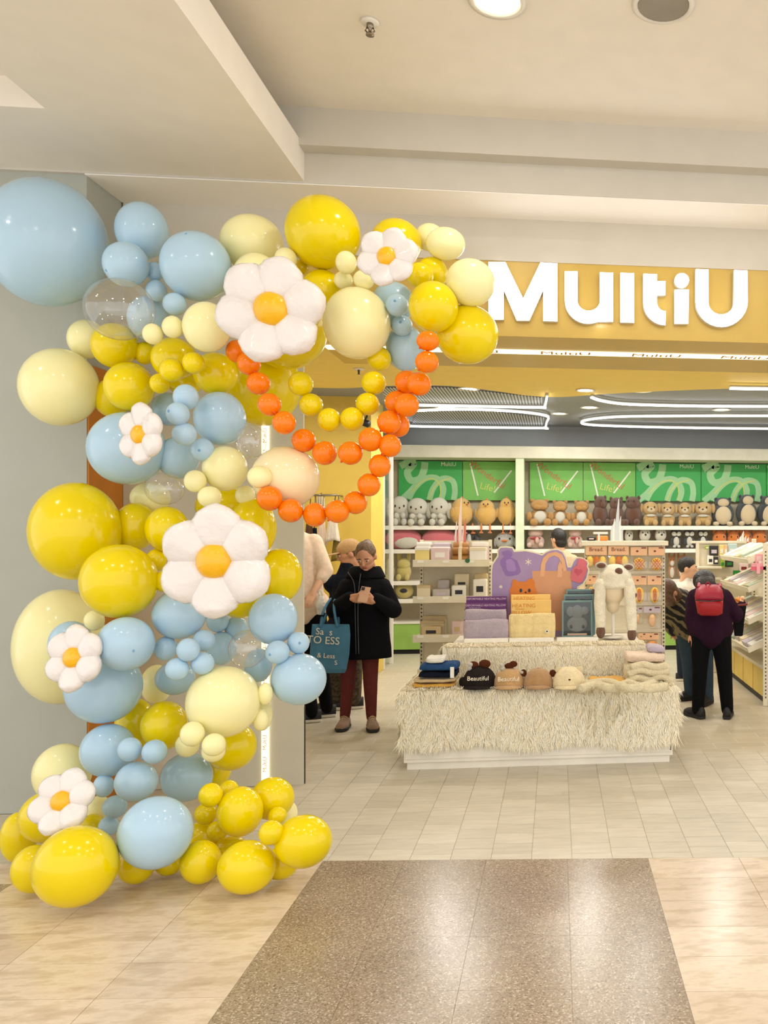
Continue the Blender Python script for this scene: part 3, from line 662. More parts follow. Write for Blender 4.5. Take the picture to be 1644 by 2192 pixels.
# ------------------------------------------------------------------ plush toys
def pm(n, c): return mat('plush_'+n, c, .95, var=.08, vs=20, bump=.7, bs=90, sheen=.4)
PW, PT, PBR, PO_, PBK = pm('white', (240, 236, 218)), pm('tan', (206, 150, 64)), pm('brown', (104, 58, 26)), pm('orange', (240, 132, 30)), pm('black', (30, 30, 36))
PC, PPK, PYE, PRED, PGD, PDK, PGR = pm('cream', (240, 218, 176)), pm('pink', (232, 120, 130)), pm('pale_yellow', (232, 212, 122)), pm('red', (190, 40, 44)), pm('gold', (226, 184, 112)), pm('dark_teal', (36, 48, 54)), pm('grey', (214, 214, 206))
PCH, PLP, PFX = pm('chick', (246, 196, 98)), pm('light_pink', (240, 204, 186)), pm('fox', (196, 130, 66)); EYE = mat('toy_eye', (16, 16, 20), .2)
def eyes(dx, y, z, s=.035): return [('eye', -dx, y, z, s, s*.7, s*1.2, EYE), ('eye', dx, y, z, s, s*.7, s*1.2, EYE)]
SPEC = {
 'dog': [('body', 0, .05, .25, .33, .38, .26, PW), ('head', 0, -.05, .64, .43, .40, .33, PW), ('ear', -.46, -.02, .52, .13, .15, .27, PW), ('ear', .46, -.02, .52, .13, .15, .27, PW), ('paw', -.2, -.42, .12, .14, .16, .12, PW), ('paw', .2, -.42, .12, .14, .16, .12, PW), ('arm', -.15, -.40, .33, .12, .13, .10, PW), ('arm', .15, -.40, .33, .12, .13, .10, PW), ('nose', 0, -.45, .58, .04, .03, .03, PBR)]+eyes(.2, -.42, .64),
 'chick': [('body', 0, 0, .42, .50, .48, .42, PCH), ('head', 0, 0, .68, .40, .40, .32, PCH), ('crest', .02, 0, 1.0, .06, .05, .06, PO_), ('beak', 0, -.42, .76, .05, .08, .035, PO_), ('wing', -.5, -.02, .46, .06, .16, .18, PCH), ('wing', .5, -.02, .46, .06, .16, .18, PCH), ('leg', -.2, -.52, -.12, .045, .05, .2, PO_), ('leg', .22, -.52, -.12, .045, .05, .2, PO_), ('foot', -.2, -.56, -.3, .10, .12, .04, PO_), ('foot', .22, -.56, -.3, .10, .12, .04, PO_)]+eyes(.1, -.37, .82, .03),
 'bear': [('body', 0, .05, .34, .36, .34, .34, PT), ('belly', 0, -.18, .34, .24, .18, .24, PW), ('head', 0, -.02, .78, .36, .32, .22, PT), ('muzzle', -.12, -.28, .70, .16, .12, .10, PT), ('muzzle', .12, -.28, .70, .16, .12, .10, PT), ('ear', -.28, .02, .96, .09, .07, .07, PT), ('ear', .28, .02, .96, .09, .07, .07, PT), ('arm', -.42, -.15, .36, .12, .16, .18, PT), ('arm', .42, -.15, .36, .12, .16, .18, PT), ('foot', -.26, -.42, .13, .16, .16, .14, PT), ('foot', .26, -.42, .13, .16, .16, .14, PT)],
 'brown': [('body', 0, .02, .36, .46, .44, .38, PBR), ('head', 0, -.05, .78, .40, .38, .24, PBR), ('ear', -.32, 0, .97, .09, .07, .08, PBR), ('ear', .32, 0, .97, .09, .07, .08, PBR), ('muzzle', 0, -.38, .72, .16, .10, .10, PBR), ('leg', -.3, -.35, .1, .17, .2, .12, PBR), ('leg', .3, -.35, .1, .17, .2, .12, PBR)]+eyes(.15, -.37, .84),
 'puppy': [('body', 0, .05, .25, .38, .38, .27, PGD), ('head', 0, -.05, .70, .40, .38, .29, PGD), ('ear', -.45, 0, .72, .10, .12, .2, PGD), ('ear', .45, 0, .72, .10, .12, .2, PGD), ('muzzle', 0, -.36, .64, .2, .14, .12, PC), ('nose', 0, -.49, .68, .05, .04, .035, PBR), ('bandana', 0, -.30, .42, .24, .12, .06, PW), ('leg', -.22, -.35, .1, .14, .16, .13, PGD), ('leg', .22, -.35, .1, .14, .16, .13, PGD)]+eyes(.17, -.4, .76),
 'round': [('body', 0, .05, .42, .50, .42, .43, PDK), ('belly', .02, -.22, .38, .36, .22, .33, PC), ('head', 0, 0, .82, .36, .30, .2, PDK), ('face', .02, -.18, .82, .26, .16, .15, PC), ('ear', -.3, .02, .95, .08, .06, .07, PDK), ('ear', .3, .02, .95, .08, .06, .07, PDK), ('foot', -.3, -.34, .07, .14, .18, .08, PC), ('foot', .3, -.34, .07, .14, .18, .08, PC)],
 'cushion': [('body', 0, 0, .5, .5, .34, .5, PPK), ('front_patch', .08, -.16, .36, .34, .22, .32, PW)],
 'penguin': [('body', 0, .04, .5, .48, .42, .5, PBK), ('belly', 0, -.22, .46, .15, .24, .42, PGR), ('flipper', -.48, 0, .45, .08, .14, .26, PBK), ('flipper', .48, 0, .45, .08, .14, .26, PBK)]+eyes(.26, -.36, .66, .05),
 'bird': [('body', 0, .04, .5, .5, .42, .5, PGR), ('beak', 0, -.44, .5, .15, .08, .07, PO_), ('wing', -.48, .02, .4, .07, .16, .26, PGR), ('wing', .48, .02, .4, .07, .16, .26, PGR)]+eyes(.26, -.38, .62, .05),
 'teddy': [('body', 0, .05, .34, .46, .40, .35, PLP), ('head', 0, -.03, .76, .38, .34, .26, PLP), ('ear', -.3, 0, .96, .1, .07, .1, PLP), ('ear', .3, 0, .96, .1, .07, .1, PLP), ('ribbon', 0, -.34, .52, .3, .08, .06, PRED), ('ribbon_tail', .03, -.42, .42, .08, .05, .16, PRED), ('paw', -.3, -.4, .2, .13, .14, .12, PLP), ('paw', .3, -.4, .2, .13, .14, .12, PLP), ('arm', .1, -.44, .4, .1, .1, .16, PLP)],
 'spaniel': [('body', 0, .05, .22, .34, .34, .24, PW), ('head', 0, -.04, .66, .42, .38, .32, PW), ('ear', -.38, .02, .7, .14, .2, .26, PBR), ('ear', .38, .06, .62, .1, .2, .2, PBR), ('nose', .02, -.42, .66, .07, .05, .05, EYE)]+eyes(.17, -.38, .76),
 'cat': [('body', 0, .06, .3, .42, .36, .3, PBK), ('bib', 0, -.22, .32, .22, .18, .24, PW), ('head', 0, -.02, .76, .40, .34, .24, PBK), ('ear', -.26, 0, .97, .1, .06, .1, PBK), ('ear', .26, 0, .97, .1, .06, .1, PBK), ('cheek', -.16, -.26, .70, .2, .14, .12, PW), ('cheek', .16, -.26, .70, .2, .14, .12, PW), ('paw', -.16, -.36, .07, .12, .14, .07, PW), ('paw', .16, -.36, .07, .12, .14, .07, PW)],
 'pumpkin': [('body', 0, 0, .5, .5, .44, .5, PO_), ('snout', .15, -.36, .4, .2, .12, .14, PO_), ('ear', -.36, .05, .9, .12, .08, .12, PO_), ('ear', .36, .05, .9, .12, .08, .12, PO_)]+eyes(.24, -.36, .62, .05),
 'bunny': [('body', 0, .05, .3, .42, .38, .31, PYE), ('head', 0, -.04, .58, .38, .34, .22, PYE), ('ear', -.28, 0, .86, .12, .09, .22, PYE), ('ear', .28, 0, .86, .12, .09, .22, PYE), ('paw', -.24, -.36, .12, .15, .16, .12, PYE), ('paw', .24, -.36, .12, .15, .16, .12, PYE)],
 'ring': [('body', 0, 0, .5, .5, .36, .5, PYE), ('front_patch', 0, -.22, .52, .26, .18, .2, PBK), ('ear', -.34, 0, .95, .12, .08, .12, PYE), ('ear', .34, 0, .95, .12, .08, .12, PYE)],
 'fox': [('body', 0, .05, .3, .42, .36, .3, PFX), ('belly', 0, -.2, .28, .24, .18, .22, PW), ('head', 0, -.04, .74, .40, .34, .25, PFX), ('muzzle', 0, -.3, .66, .22, .14, .12, PW), ('ear', -.3, 0, .98, .12, .07, .12, PFX), ('ear', .3, 0, .98, .12, .07, .12, PFX)]+eyes(.16, -.32, .8),
}
NAMES = {'dog': 'plush_dog', 'chick': 'plush_chick', 'bear': 'plush_bear', 'brown': 'plush_bear', 'puppy': 'plush_puppy', 'round': 'plush_animal', 'cushion': 'plush_cushion', 'penguin': 'plush_penguin', 'bird': 'plush_bird', 'teddy': 'plush_bear', 'spaniel': 'plush_dog', 'cat': 'plush_cat', 'pumpkin': 'plush_animal', 'bunny': 'plush_bunny', 'ring': 'plush_cushion', 'fox': 'plush_fox'}
def plush(kind, x0, x1, yt_, yb, label, rz=0, Y=11.62, group='plush toys on the back shelves'):
    a, b = Q(x0, yb, Y), Q(x1, yb, Y); w = (b.x-a.x)*.95; zt = Q((x0+x1)/2, yt_, Y).z
    z0 = zb(yb)+.001 if Y > 11 else b.z; h = zt-z0; D = min(w, .32)
    t = thing(NAMES[kind], label, 'plush toy', ((a.x+b.x)/2, Y, z0), R(rz), group)
    for nm, x, y, z, rx, ry, rz_, m in SPEC[kind]:
        if kind != 'chick': z = max(z, rz_+.005)
        ball(nm, m, (x*w, y*D, z*h), (rx*w, ry*D, rz_*h), t)
    return t
for k, x0, x1, y0, y1, lb, rz in [
 ('dog', 832, 880, 1060, 1126, 'white plush dog behind the white post on the top shelf', 8), ('dog', 866, 922, 1064, 1126, 'white plush dog, middle of three on the top shelf', 0), ('dog', 914, 966, 1063, 1126, 'white plush dog next to the orange-yellow chicks', -6),
 ('chick', 962, 1014, 1066, 1124, 'yellow plush chick next to the white dogs, turned away', 40), ('chick', 1018, 1064, 1070, 1124, 'yellow plush chick in the middle of three, legs dangling', 0), ('chick', 1064, 1104, 1066, 1124, 'yellow plush chick beside the pale green post', 4),
 ('bear', 1126, 1184, 1069, 1126, 'tan plush bear with white belly beside the pale green post', 8), ('bear', 1176, 1222, 1072, 1126, 'tan plush bear with white belly, middle of three', 0), ('bear', 1222, 1268, 1072, 1126, 'tan plush bear with white belly next to brown bears', -4),
 ('brown', 1266, 1304, 1063, 1126, 'dark brown plush bear beside the tan bears', 25), ('brown', 1300, 1338, 1066, 1126, 'dark brown plush bear behind the tall glass-like sticks', 10), ('brown', 1334, 1376, 1064, 1126, 'dark brown plush bear beside the golden puppies', -20),
 ('puppy', 1370, 1414, 1073, 1126, 'golden plush puppy with white bandana, leftmost of four', 0), ('puppy', 1410, 1450, 1075, 1126, 'golden plush puppy with white bandana, second of four', -12), ('puppy', 1446, 1486, 1075, 1126, 'golden plush puppy with white bandana, third of four', -8), ('puppy', 1482, 1530, 1074, 1126, 'golden plush puppy with white bandana, rightmost of four', -14),
 ('round', 1522, 1572, 1066, 1126, 'dark plush animal with big cream belly next to the puppies', -10), ('round', 1574, 1622, 1060, 1126, 'dark plush animal with big cream belly, middle of three', 0), ('round', 1620, 1668, 1062, 1126, 'dark plush animal with cream belly at the right picture edge', 4),
 ('cushion', 822, 905, 1131, 1176, 'long pink and white plush cushion nearest the yellow wall', 0), ('cushion', 900, 982, 1132, 1176, 'pink and white plush cushion behind the boxed goods', 180),
 ('penguin', 980, 1030, 1138, 1176, 'black plush penguin with grey stripe on the second shelf', 0), ('bird', 1058, 1104, 1139, 1176, 'pale grey plush bird with orange beak', 0),
 ('teddy', 1124, 1168, 1130, 1176, 'pale pink plush bear with red ribbon beside the green post', 0), ('teddy', 1212, 1250, 1130, 1176, 'pale pink plush bear with red ribbon right of the dark-haired person', 0),
 ('spaniel', 1334, 1358, 1132, 1176, 'white and brown plush dog half hidden by tall sticks', 0), ('spaniel', 1364, 1396, 1129, 1176, 'white plush dog with brown ears, left of two', 0), ('spaniel', 1397, 1430, 1129, 1176, 'white plush dog with brown ears, right of two', 4),
 ('cat', 1432, 1462, 1130, 1174, 'black and white plush cat, left of three', 0), ('cat', 1460, 1490, 1130, 1174, 'black and white plush cat, middle of three', 0), ('cat', 1490, 1518, 1130, 1174, 'black and white plush cat, right of three', 0),
 ('pumpkin', 1524, 1556, 1135, 1174, 'orange plush animal, leftmost of four above the right aisle', 0), ('pumpkin', 1556, 1584, 1135, 1174, 'orange plush animal, second of four above the right aisle', 0), ('pumpkin', 1582, 1610, 1134, 1174, 'orange plush animal, third of four above the right aisle', 6), ('pumpkin', 1608, 1642, 1135, 1174, 'orange plush animal, rightmost of four above the right aisle', 8),
 ('bunny', 822, 848, 1182, 1243, 'pale yellow plush bunny left of the white post', 0), ('bunny', 845, 884, 1182, 1243, 'pale yellow plush bunny right of the white post', 0), ('ring', 846, 886, 1248, 1281, 'round yellow plush cushion with black front near the shopper', 0),
 ('fox', 1428, 1448, 1188, 1243, 'small brown and white plush animal left of the boy', 0), ('fox', 1447, 1470, 1188, 1243, 'small brown and white plush animal behind the boy', 0)]:
    plush(k, x0, x1, y0, y1, lb, rz)
# ------------------------------------------------------------------ fur-covered display table
FURM = bpy.data.materials.new('cream_fur'); FURM.use_nodes = True
_nt = FURM.node_tree; _b = _nt.nodes['Principled BSDF']; _b.inputs['Roughness'].default_value = .8; _b.inputs['Sheen Weight'].default_value = .3
_g = _nt.nodes.new('ShaderNodeNewGeometry'); _nt.links.new(ramp(_nt, _g.outputs['Random Per Island'], [(0, (246, 232, 198)), (.5, (253, 244, 218)), (1, (255, 251, 236))]), _b.inputs['Base Color'])
FCLO = mat('fur_backing', (246, 234, 204), .9, bump=.5, bs=40); TWH = mat('table_white', (238, 232, 218), .45)
Y1, Z1, Y2, Z2, Y3 = 5.875, .535, 6.32, .765, 7.12
XL, XR = Q(864, 1600, Y1).x, Q(1440, 1600, Y1).x; UL, UR = Q(958, 1400, Y2).x, Q(1378, 1400, Y2).x
tb = thing('display_table', 'white two-step display table under the cream fur', 'table', ((XL+XR)/2, Y1, 0))
G().bx(XL, XR, Y1, Y3, .05, Z1).obj('lower_box', TWH, tb, bevel=.004); G().bx(XL+.02, XR-.02, Y1+.02, Y3-.02, 0, .05).obj('plinth', TWH, tb)
xm = (XL+XR)/2
for a, b in ((XL+.012, xm-.006), (xm+.006, XR-.012)): G().bx(a, b, Y1-.008, Y1, .075, .5).obj('front_panel', TWH, tb, bevel=.003)
G().bx(XR-.02, XR-.012, Y1-.011, Y1-.008, .09, .52).obj('corner_slit', DARK, tb)
G().bx(UL, UR, Y2, Y3, Z1, Z2).obj('upper_box', TWH, tb, bevel=.004)
def strands(n, surf, down, ln, out, seed, wd=.0044):
    rr = random.Random(seed); vs, fs = [], []
    for _ in range(n):
        p, nrm = surf(rr); nrm = Vector(nrm); d = Vector(down)
        cx = math.sin(p.x*23+p.z*17+seed)*.5+math.sin(p.x*61-p.z*41+p.y*37)*.45
        sd = nrm.cross(d) if nrm.cross(d).length > .1 else Vector((1, 0, 0)); sd.normalize()
        d = (d+sd*(cx*.75+rr.uniform(-.35, .35))).normalized(); L_ = ln*rr.uniform(.6, 1.3)
        w = d.cross(nrm).normalized()*wd*.5; lift = out*rr.uniform(.3, 1.4); k = len(vs); cv = sd*rr.uniform(-.25, .25)*L_
        for i, t in enumerate((0, .35, .7)):
            c = p+d*L_*t+nrm*(lift*math.sin(t*2.4)+.002)+cv*t*t; q = w*(1-.5*t); vs += [c-q, c+q]
        vs.append(p+d*L_+nrm*lift*.55+cv)
        fs += [(k, k+1, k+3, k+2), (k+2, k+3, k+5, k+4), (k+4, k+5, k+6)]
    return vs, fs
def fur(name, label, panels, hairs, bev=.02):
    g = G()
    for p in panels: g.bx(*p)
    o = thing(name, label, 'fur throw', ((panels[0][0]+panels[0][1])/2, panels[0][2], panels[0][4]))
    g.obj('backing', FCLO, o, bevel=bev*.4); f = G()
    for h in hairs: f.add(*strands(*h))
    pi = parent_matrix(o).inverted(); me = bpy.data.meshes.new('fur'); me.from_pydata([tuple(pi @ Vector(v)) for v in f.v], [], f.f); me.materials.append(FURM)
    q = bpy.data.objects.new('fur', me); COL.objects.link(q); q.parent = o; q['kind'] = 'stuff'
    return o
def srf(x0, x1, y0, y1, z0, z1, n): return lambda rr: (Vector((rr.uniform(x0, x1), rr.uniform(y0, y1), rr.uniform(z0, z1))), n)
t_ = .012
def hem(rr):
    x = rr.uniform(XL-.015, XR+.03); lo = .205+.02*math.sin(x*9)-.035*(x-XL)/(XR-XL); return Vector((x, Y1-.024, rr.uniform(lo, Z1+.012))), (0, -1, 0)
fur('fur_throw', 'long cream fur throw hanging over the lower table front', [(XL-.012, XR+.012, Y1-.022, Y1-.012, .20, Z1+t_), (XL-.012, XR+.012, Y1-.022, Y2-.016, Z1+.001, Z1+t_), (XR+.001, XR+.014, Y1-.02, Y2+.3, .17, Z1+t_), (XL-.014, XL-.001, Y1-.02, Y2+.3, .2, Z1+t_)],
    [(19000, hem, (0, 0, -1), .085, .02, 1), (5500, srf(XL-.01, XR+.01, Y1-.02, Y2-.03, Z1+t_, Z1+t_, (0, 0, 1)), (0, -1, 0), .055, .014, 2),
     (2600, srf(XR+.015, XR+.016, Y1-.02, Y2+.3, .19, Z1+.01, (1, 0, 0)), (0, 0, -1), .08, .03, 3), (2600, srf(XL-.016, XL-.015, Y1-.02, Y2+.3, .22, Z1+.01, (-1, 0, 0)), (0, 0, -1), .08, .03, 4),
     (900, srf(XL-.015, XR+.02, Y1-.026, Y1-.02, Z1, Z1+t_, (0, -.7, .7)), (0, -.5, -.8), .07, .02, 5)])
fur('fur_throw', 'cream fur throw covering the upper step of the table', [(UL-.03, UR+.012, Y2-.014, Y2-.003, Z1+t_+.004, Z2+t_), (UL-.03, UR+.012, Y2-.014, Y2+.24, Z2+.001, Z2+t_), (UR+.002, UR+.014, Y2-.01, Y2+.24, Z1+t_+.004, Z2+t_), (UL-.034, UL-.012, Y2-.01, Y2+.24, Z1+t_+.004, Z2+t_)],
    [(7500, srf(UL-.035, UR+.02, Y2-.016, Y2-.014, Z1+.05, Z2+t_, (0, -1, 0)), (0, 0, -1), .06, .016, 6), (2200, srf(UL-.03, UR+.01, Y2-.01, Y2+.16, Z2+t_, Z2+t_, (0, 0, 1)), (0, -1, 0), .05, .012, 7),
     (1000, srf(UR+.015, UR+.016, Y2, Y2+.24, Z1+.05, Z2+t_, (1, 0, 0)), (0, 0, -1), .06, .02, 8), (1400, srf(UL-.036, UL-.035, Y2, Y2+.24, Z1+.05, Z2+t_, (-1, 0, 0)), (0, 0, -1), .06, .03, 9)])
ZT1, ZT2 = Z1+t_+.006, Z2+t_+.004
# ------------------------------------------------------------------ caps and folded knitwear on the lower step
def fab(n, c, b=.5): return mat('fabric_'+n, c, .9, var=.07, vs=25, bump=b, bs=120, sheen=.25 if sum(c) > 330 else 0, spec=.5 if sum(c) > 330 else .15)
FBK, FTN, FBR, FCR = fab('black', (38, 30, 28)), fab('camel', (198, 158, 104)), fab('suede', (178, 138, 92)), fab('cream', (240, 222, 178)); THR = mat('embroidery', (238, 228, 206), .7)
def cap_hat(px, w_px, m, label, txt, extra):
    b = Zp(px, 1470, ZT1); w = w_px*5.95/F_PX/2
    t = thing('baseball_cap', label, 'cap', b, -YAW*.3)
    g = G(); rg = []
    for i in range(9):
        a = R(90*i/8); z = math.sin(a)*w*1.16; q = math.cos(a)**.8 if i < 8 else .02
        rg.append([(math.cos(2*math.pi*j/28)*w*q, math.sin(2*math.pi*j/28)*w*1.05*q+w*.15, z+.002) for j in range(28)])
    g.loft(rg); c_ = g.obj('crown', m, t, True, local=False)
    g = G(); rg = []
    for i in range(13):
        a = R(-150+120*i/12); ca, sa = math.cos(a), math.sin(a); dp = .012+.028*(1-((i-6)/6)**2); dr = .03*((i-6)/6)**2
        rg.append([(ca*w*.9, sa*w*.9+w*.1, .03-dr*.4), (ca*w*.98, sa*w*(1.0)-dp*.9, .014-dr*.5+.002), (ca*w*.98, sa*w*1.0-dp*.9, .006-dr*.1), (ca*w*.9, sa*w*.88+w*.1, .02-dr*.4)])
    rg = [[(x, y, max(z, .001)) for x, y, z in q] for q in rg]
    g.loft(rg).obj('brim', m, t, True, local=False)
    ball('button', m, (0, w*.15, w*1.17), (.012, .012, .006), t)
    if txt: text('embroidered_word', txt, THR, .042, t.location+Vector((.0, -w*.88, w*.62)), (R(68), 0, 0), t, .0015)
    for nm, x, y, z, r_, mm in extra: ball(nm, mm, (x*w, y*w, z*w), (r_*w,)*3 if not isinstance(r_, tuple) else tuple(q*w for q in r_), t)
    return t
DBR = fab('dark_brown', (92, 46, 24))
cap_hat(1026, 72, FBK, 'black cap with white script and a brown bow on top', 'Beautiful', [('bow', -.35, .1, 1.25, (.3, .2, .22), DBR), ('bow', .3, .1, 1.3, (.34, .2, .26), DBR), ('charm', -.5, -.1, 1.3, .14, PW), ('charm', -.55, -.12, 1.1, .14, PW), ('ear_flap', -.95, .2, .25, (.25, .3, .3), FBK)])
cap_hat(1090, 66, FTN, 'camel cap with white script and a bow charm on top', 'Beautiful', [('bow', .0, .1, 1.3, (.3, .2, .2), DBR), ('bow', .25, .1, 1.42, (.26, .18, .2), DBR), ('charm', -.45, -.1, 1.38, .14, PW), ('charm', -.42, -.12, 1.18, .14, PW)])
cap_hat(1152, 64, FBR, 'plain suede-brown cap with two small side bows', None, [('bow', -.95, .1, .9, (.2, .12, .24), DBR), ('charm', -1.05, 0, .95, .1, PW), ('bow', .95, .1, .85, (.22, .12, .24), DBR)])
cap_hat(1218, 70, FCR, 'cream teddy cap with round bear ears', None, [('ear', -.62, .1, 1.0, (.22, .1, .2), FCR), ('ear', .62, .1, 1.0, (.22, .1, .2), FCR), ('nose', .05, -.93, .58, (.07, .04, .05), DBR)])
def folded(x0, x1, y0, y1, Y, m, label, nm='folded_garment', seed=0, parts=()):
    a = Q(x0, y1, Y); b = Q(x1, y0, Y); rr = random.Random(seed+11); w, h, d = b.x-a.x, b.z-a.z, .2
    rg = []
    n = 22
    for i in range(9):
        s_ = -1+2*i/8; k = (1-abs(s_)**4)**.5 if abs(s_) < 1 else .15; ring = []
        for j in range(n):
            an = 2*math.pi*j/n; cx, sx = math.cos(an), math.sin(an); e = .45
            X_ = math.copysign(abs(cx)**e, cx)*w/2*(.94+.06*k); Z_ = math.copysign(abs(sx)**e, sx)*h/2*(.6+.4*k)
            ring.append((X_+rr.uniform(-1, 1)*.003, s_*d/2, Z_+h/2+rr.uniform(-1, 1)*.002+.006*math.sin(X_*40+seed)*(1 if sx > 0 else .2)))
        rg.append(ring)
    t = thing(nm, label, 'clothing', ((a.x+b.x)/2, Y+d/2, max(a.z, 0)))
    G().loft(rg).obj('folds', m, t, True, local=False); return t, w, h
FNV, FDK, FLT, FMU, FPK = fab('navy', (44, 78, 122)), fab('ink', (20, 26, 40)), fab('oat', (214, 186, 140)), fab('mustard', (232, 176, 58)), fab('blush', (240, 214, 190))
zl = lambda y: 0
YS = 5.915
folded(882, 972, 1463, 1474, YS, FMU, 'mustard folded knitwear at the bottom of the left stack', seed=1); folded(884, 976, 1452, 1463, YS, FLT, 'oat folded knitwear above the mustard one', seed=2)
folded(894, 978, 1438, 1452, YS, FDK, 'black folded knitwear in the left stack', seed=3); t, w, h = folded(896, 979, 1421, 1438, YS, FNV, 'blue folded denim-like knitwear on the left stack', seed=4)
G().bx(w*.32, w*.42, -.112, -.108, -.045, .03).obj('price_tag', WHITE, t, local=False)
folded(911, 950, 1408, 1421, YS, fab('white_knit', (232, 228, 216)), 'white striped folded item topping the left stack', seed=5)
KN = fab('cream_knit', (244, 230, 190), .9)
folded(1262, 1342, 1455, 1470, 5.93, FMU, 'mustard folded item lying right of the cream cap', seed=6)
folded(1340, 1425, 1398, 1420, 6.0, FPK, 'pale blush fluffy garment on top of the right pile', seed=7); folded(1338, 1436, 1420, 1470, 5.96, KN, 'cream knitted scarf pile at the right table corner', 'scarf_pile', 8)
folded(1388, 1424, 1384, 1398, 6.04, fab('lavender', (190, 176, 190)), 'small lavender garment behind the right pile', seed=9)
sp_ = bpy.data.objects['scarf_pile']
for pts in [[(1340, 1462), (1362, 1450), (1392, 1456), (1414, 1448), (1440, 1458)], [(1344, 1444), (1370, 1434), (1398, 1440), (1432, 1436)], [(1350, 1428), (1378, 1422), (1404, 1428), (1428, 1424)], [(1336, 1468), (1368, 1464), (1400, 1468), (1442, 1466)]]:
    G().tube(smoothpath([Q(x, y, 5.95) for x, y in pts], 5), .024, 10).obj('scarf_fold', KN, sp_, True)
sc = thing('knitted_scarf', 'loose cream knitted scarf trailing over the fur with hanging fringe', 'scarf', Zp(1310, 1474, ZT1))
G().tube(smoothpath([Zp(1240, 1476, ZT1+.03), Zp(1275, 1466, ZT1+.04), Zp(1310, 1474, ZT1+.035), Zp(1345, 1464, ZT1+.05), Zp(1380, 1474, ZT1+.05), Zp(1425, 1470, ZT1+.04)], 6), .03, 10).tube(smoothpath([Zp(1250, 1466, ZT1+.03), Zp(1300, 1460, ZT1+.05), Zp(1350, 1474, ZT1+.06), Zp(1400, 1462, ZT1+.06)], 6), .028, 10).obj('knit', KN, sc, True)
for x0, x1, ye_ in [(1262, 1258, 1560), (1270, 1272, 1575), (1284, 1300, 1570), (1296, 1304, 1540), (1318, 1330, 1530), (1326, 1312, 1545), (1340, 1345, 1520), (1252, 1246, 1530)]:
    pts = [Zp(x0, 1473, ZT1+.03), Q(x0, 1484, Y1-.05), Q((x0+x1)/2+4, (1484+ye_)/2, Y1-.052), Q(x1, ye_, Y1-.05)]
    G().tube(smoothpath(pts, 5), .0065, 6).obj('fringe', KN, sc, True)
# ------------------------------------------------------------------ goods on the upper step
PUR, PLV, YBX = mat('purple_card', (104, 46, 112), .5), mat('pale_print', (232, 206, 226), .5), mat('apricot_card', (252, 208, 120), .5); OPR = mat('orange_print', (226, 150, 40), .5)
LAV, QLT = fab('lavender_plush', (196, 180, 192), .8), fab('cream_quilt', (246, 222, 160))
def carton(name, rect, Y, dep, m, label, words, cat='box', wm=None):
    b = box_px(*rect, Y, dep); b = (*b[:4], max(ZT2, b[4]) if Y > 6 else b[4], b[5])
    t = thing(name, label, cat, ((b[0]+b[1])/2, Y+dep/2, b[4]))
    G().bx(*b).obj('carton', m, t, bevel=.002)
    for w, sz, px, py, mm in words: text('printed_word', w, mm, sz, Q(px, py, Y-.0015), FACE, t)
    return t
carton('gift_box', (998, 1277, 1085, 1372), 6.82, .035, PUR, 'back purple box reading Deformable Heating Pillow', [('DEFORMABLE HEATING PILLOW', .0215, 1041, 1282, PLV)])
carton('gift_box', (996, 1291, 1084, 1372), 6.77, .035, PUR, 'front purple box reading Deformable Heating Pillow', [('DEFORMABLE HEATING PILLOW', .0215, 1040, 1296, PLV), ('PORTABLE HEAT PACK', .009, 1016, 1301, PLV)])
carton('gift_box', (1094, 1273, 1178, 1372), 6.82, .035, YBX, 'back apricot box reading Heating', [('HEATING', .04, 1122, 1281, OPR)])
carton('gift_box', (1094, 1285, 1180, 1372), 6.77, .035, YBX, 'front apricot box reading Heating Pillow', [('HEATING', .044, 1121, 1297, OPR), ('DEFORMABLE', .012, 1113, 1304, OPR), ('PILLOW', .044, 1116, 1312, OPR)])
def pillow(x0, x1, y0, y1, Y, m, label, quilt=False):
    a = Q(x0, y1, Y); b = Q(x1, y0, Y); z0 = max(ZT2+.001, a.z); w, h, d = b.x-a.x, b.z-z0, .05
    t = thing('heating_pillow', label, 'pillow', ((a.x+b.x)/2, Y+.03, z0)); nu, nv = 28, 18; fr, bk = [], []
    for i in range(nv+1):
        for j in range(nu+1):
            u, v = -1+2*j/nu, -1+2*i/nv; e = (max(0, 1-u**6)*max(0, 1-v**6))**.5
            q = (1-.35*max(0, math.cos(u*math.pi*2.5)**8, math.cos((v-.1)*math.pi*1.5)**10)) if quilt else 1
            cx = (1-.03*v*v); x = u*w/2*cx; z = h/2+v*h/2*(1-.03*u*u)+(.004*math.sin(u*3+y0) if i == nv else 0)
            fr.append((x, -d*e*q*.5, z)); bk.append((x, d*e*.5, z))
    N = nu+1; fs = []
    for i in range(nv):
        for j in range(nu):
            k = i*N+j; fs.append((k, k+1, k+N+1, k+N)); o_ = len(fr); fs.append((o_+k, o_+k+N, o_+k+N+1, o_+k+1))
    G().add(fr+bk, fs).obj('cover', m, t, True, local=False); return t, w, h
pillow(992, 1084, 1304, 1345, 6.68, LAV, 'back lavender plush heating pillow'); t, w, h = pillow(991, 1088, 1326, 1373, 6.61, LAV, 'front lavender plush heating pillow')
t, w, h = pillow(1088, 1189, 1313, 1371, 6.64, QLT, 'cream quilted heating pillow with a small patch', True)
ball('patch', WHITE, (w*.32, -.026, h*.3), (.014, .002, .014), t); ball('patch_mark', EYE, (w*.32, -.0285, h*.31), (.007, .001, .006), t)
TEAL, TWIN = mat('teal_card', (122, 156, 156), .5), mat('tray_dark', (40, 62, 66), .4); GPL = fab('grey_plush', (140, 142, 142))
FILMC = clear_mat('window_film', (.95, .97, .97), .04, .5)
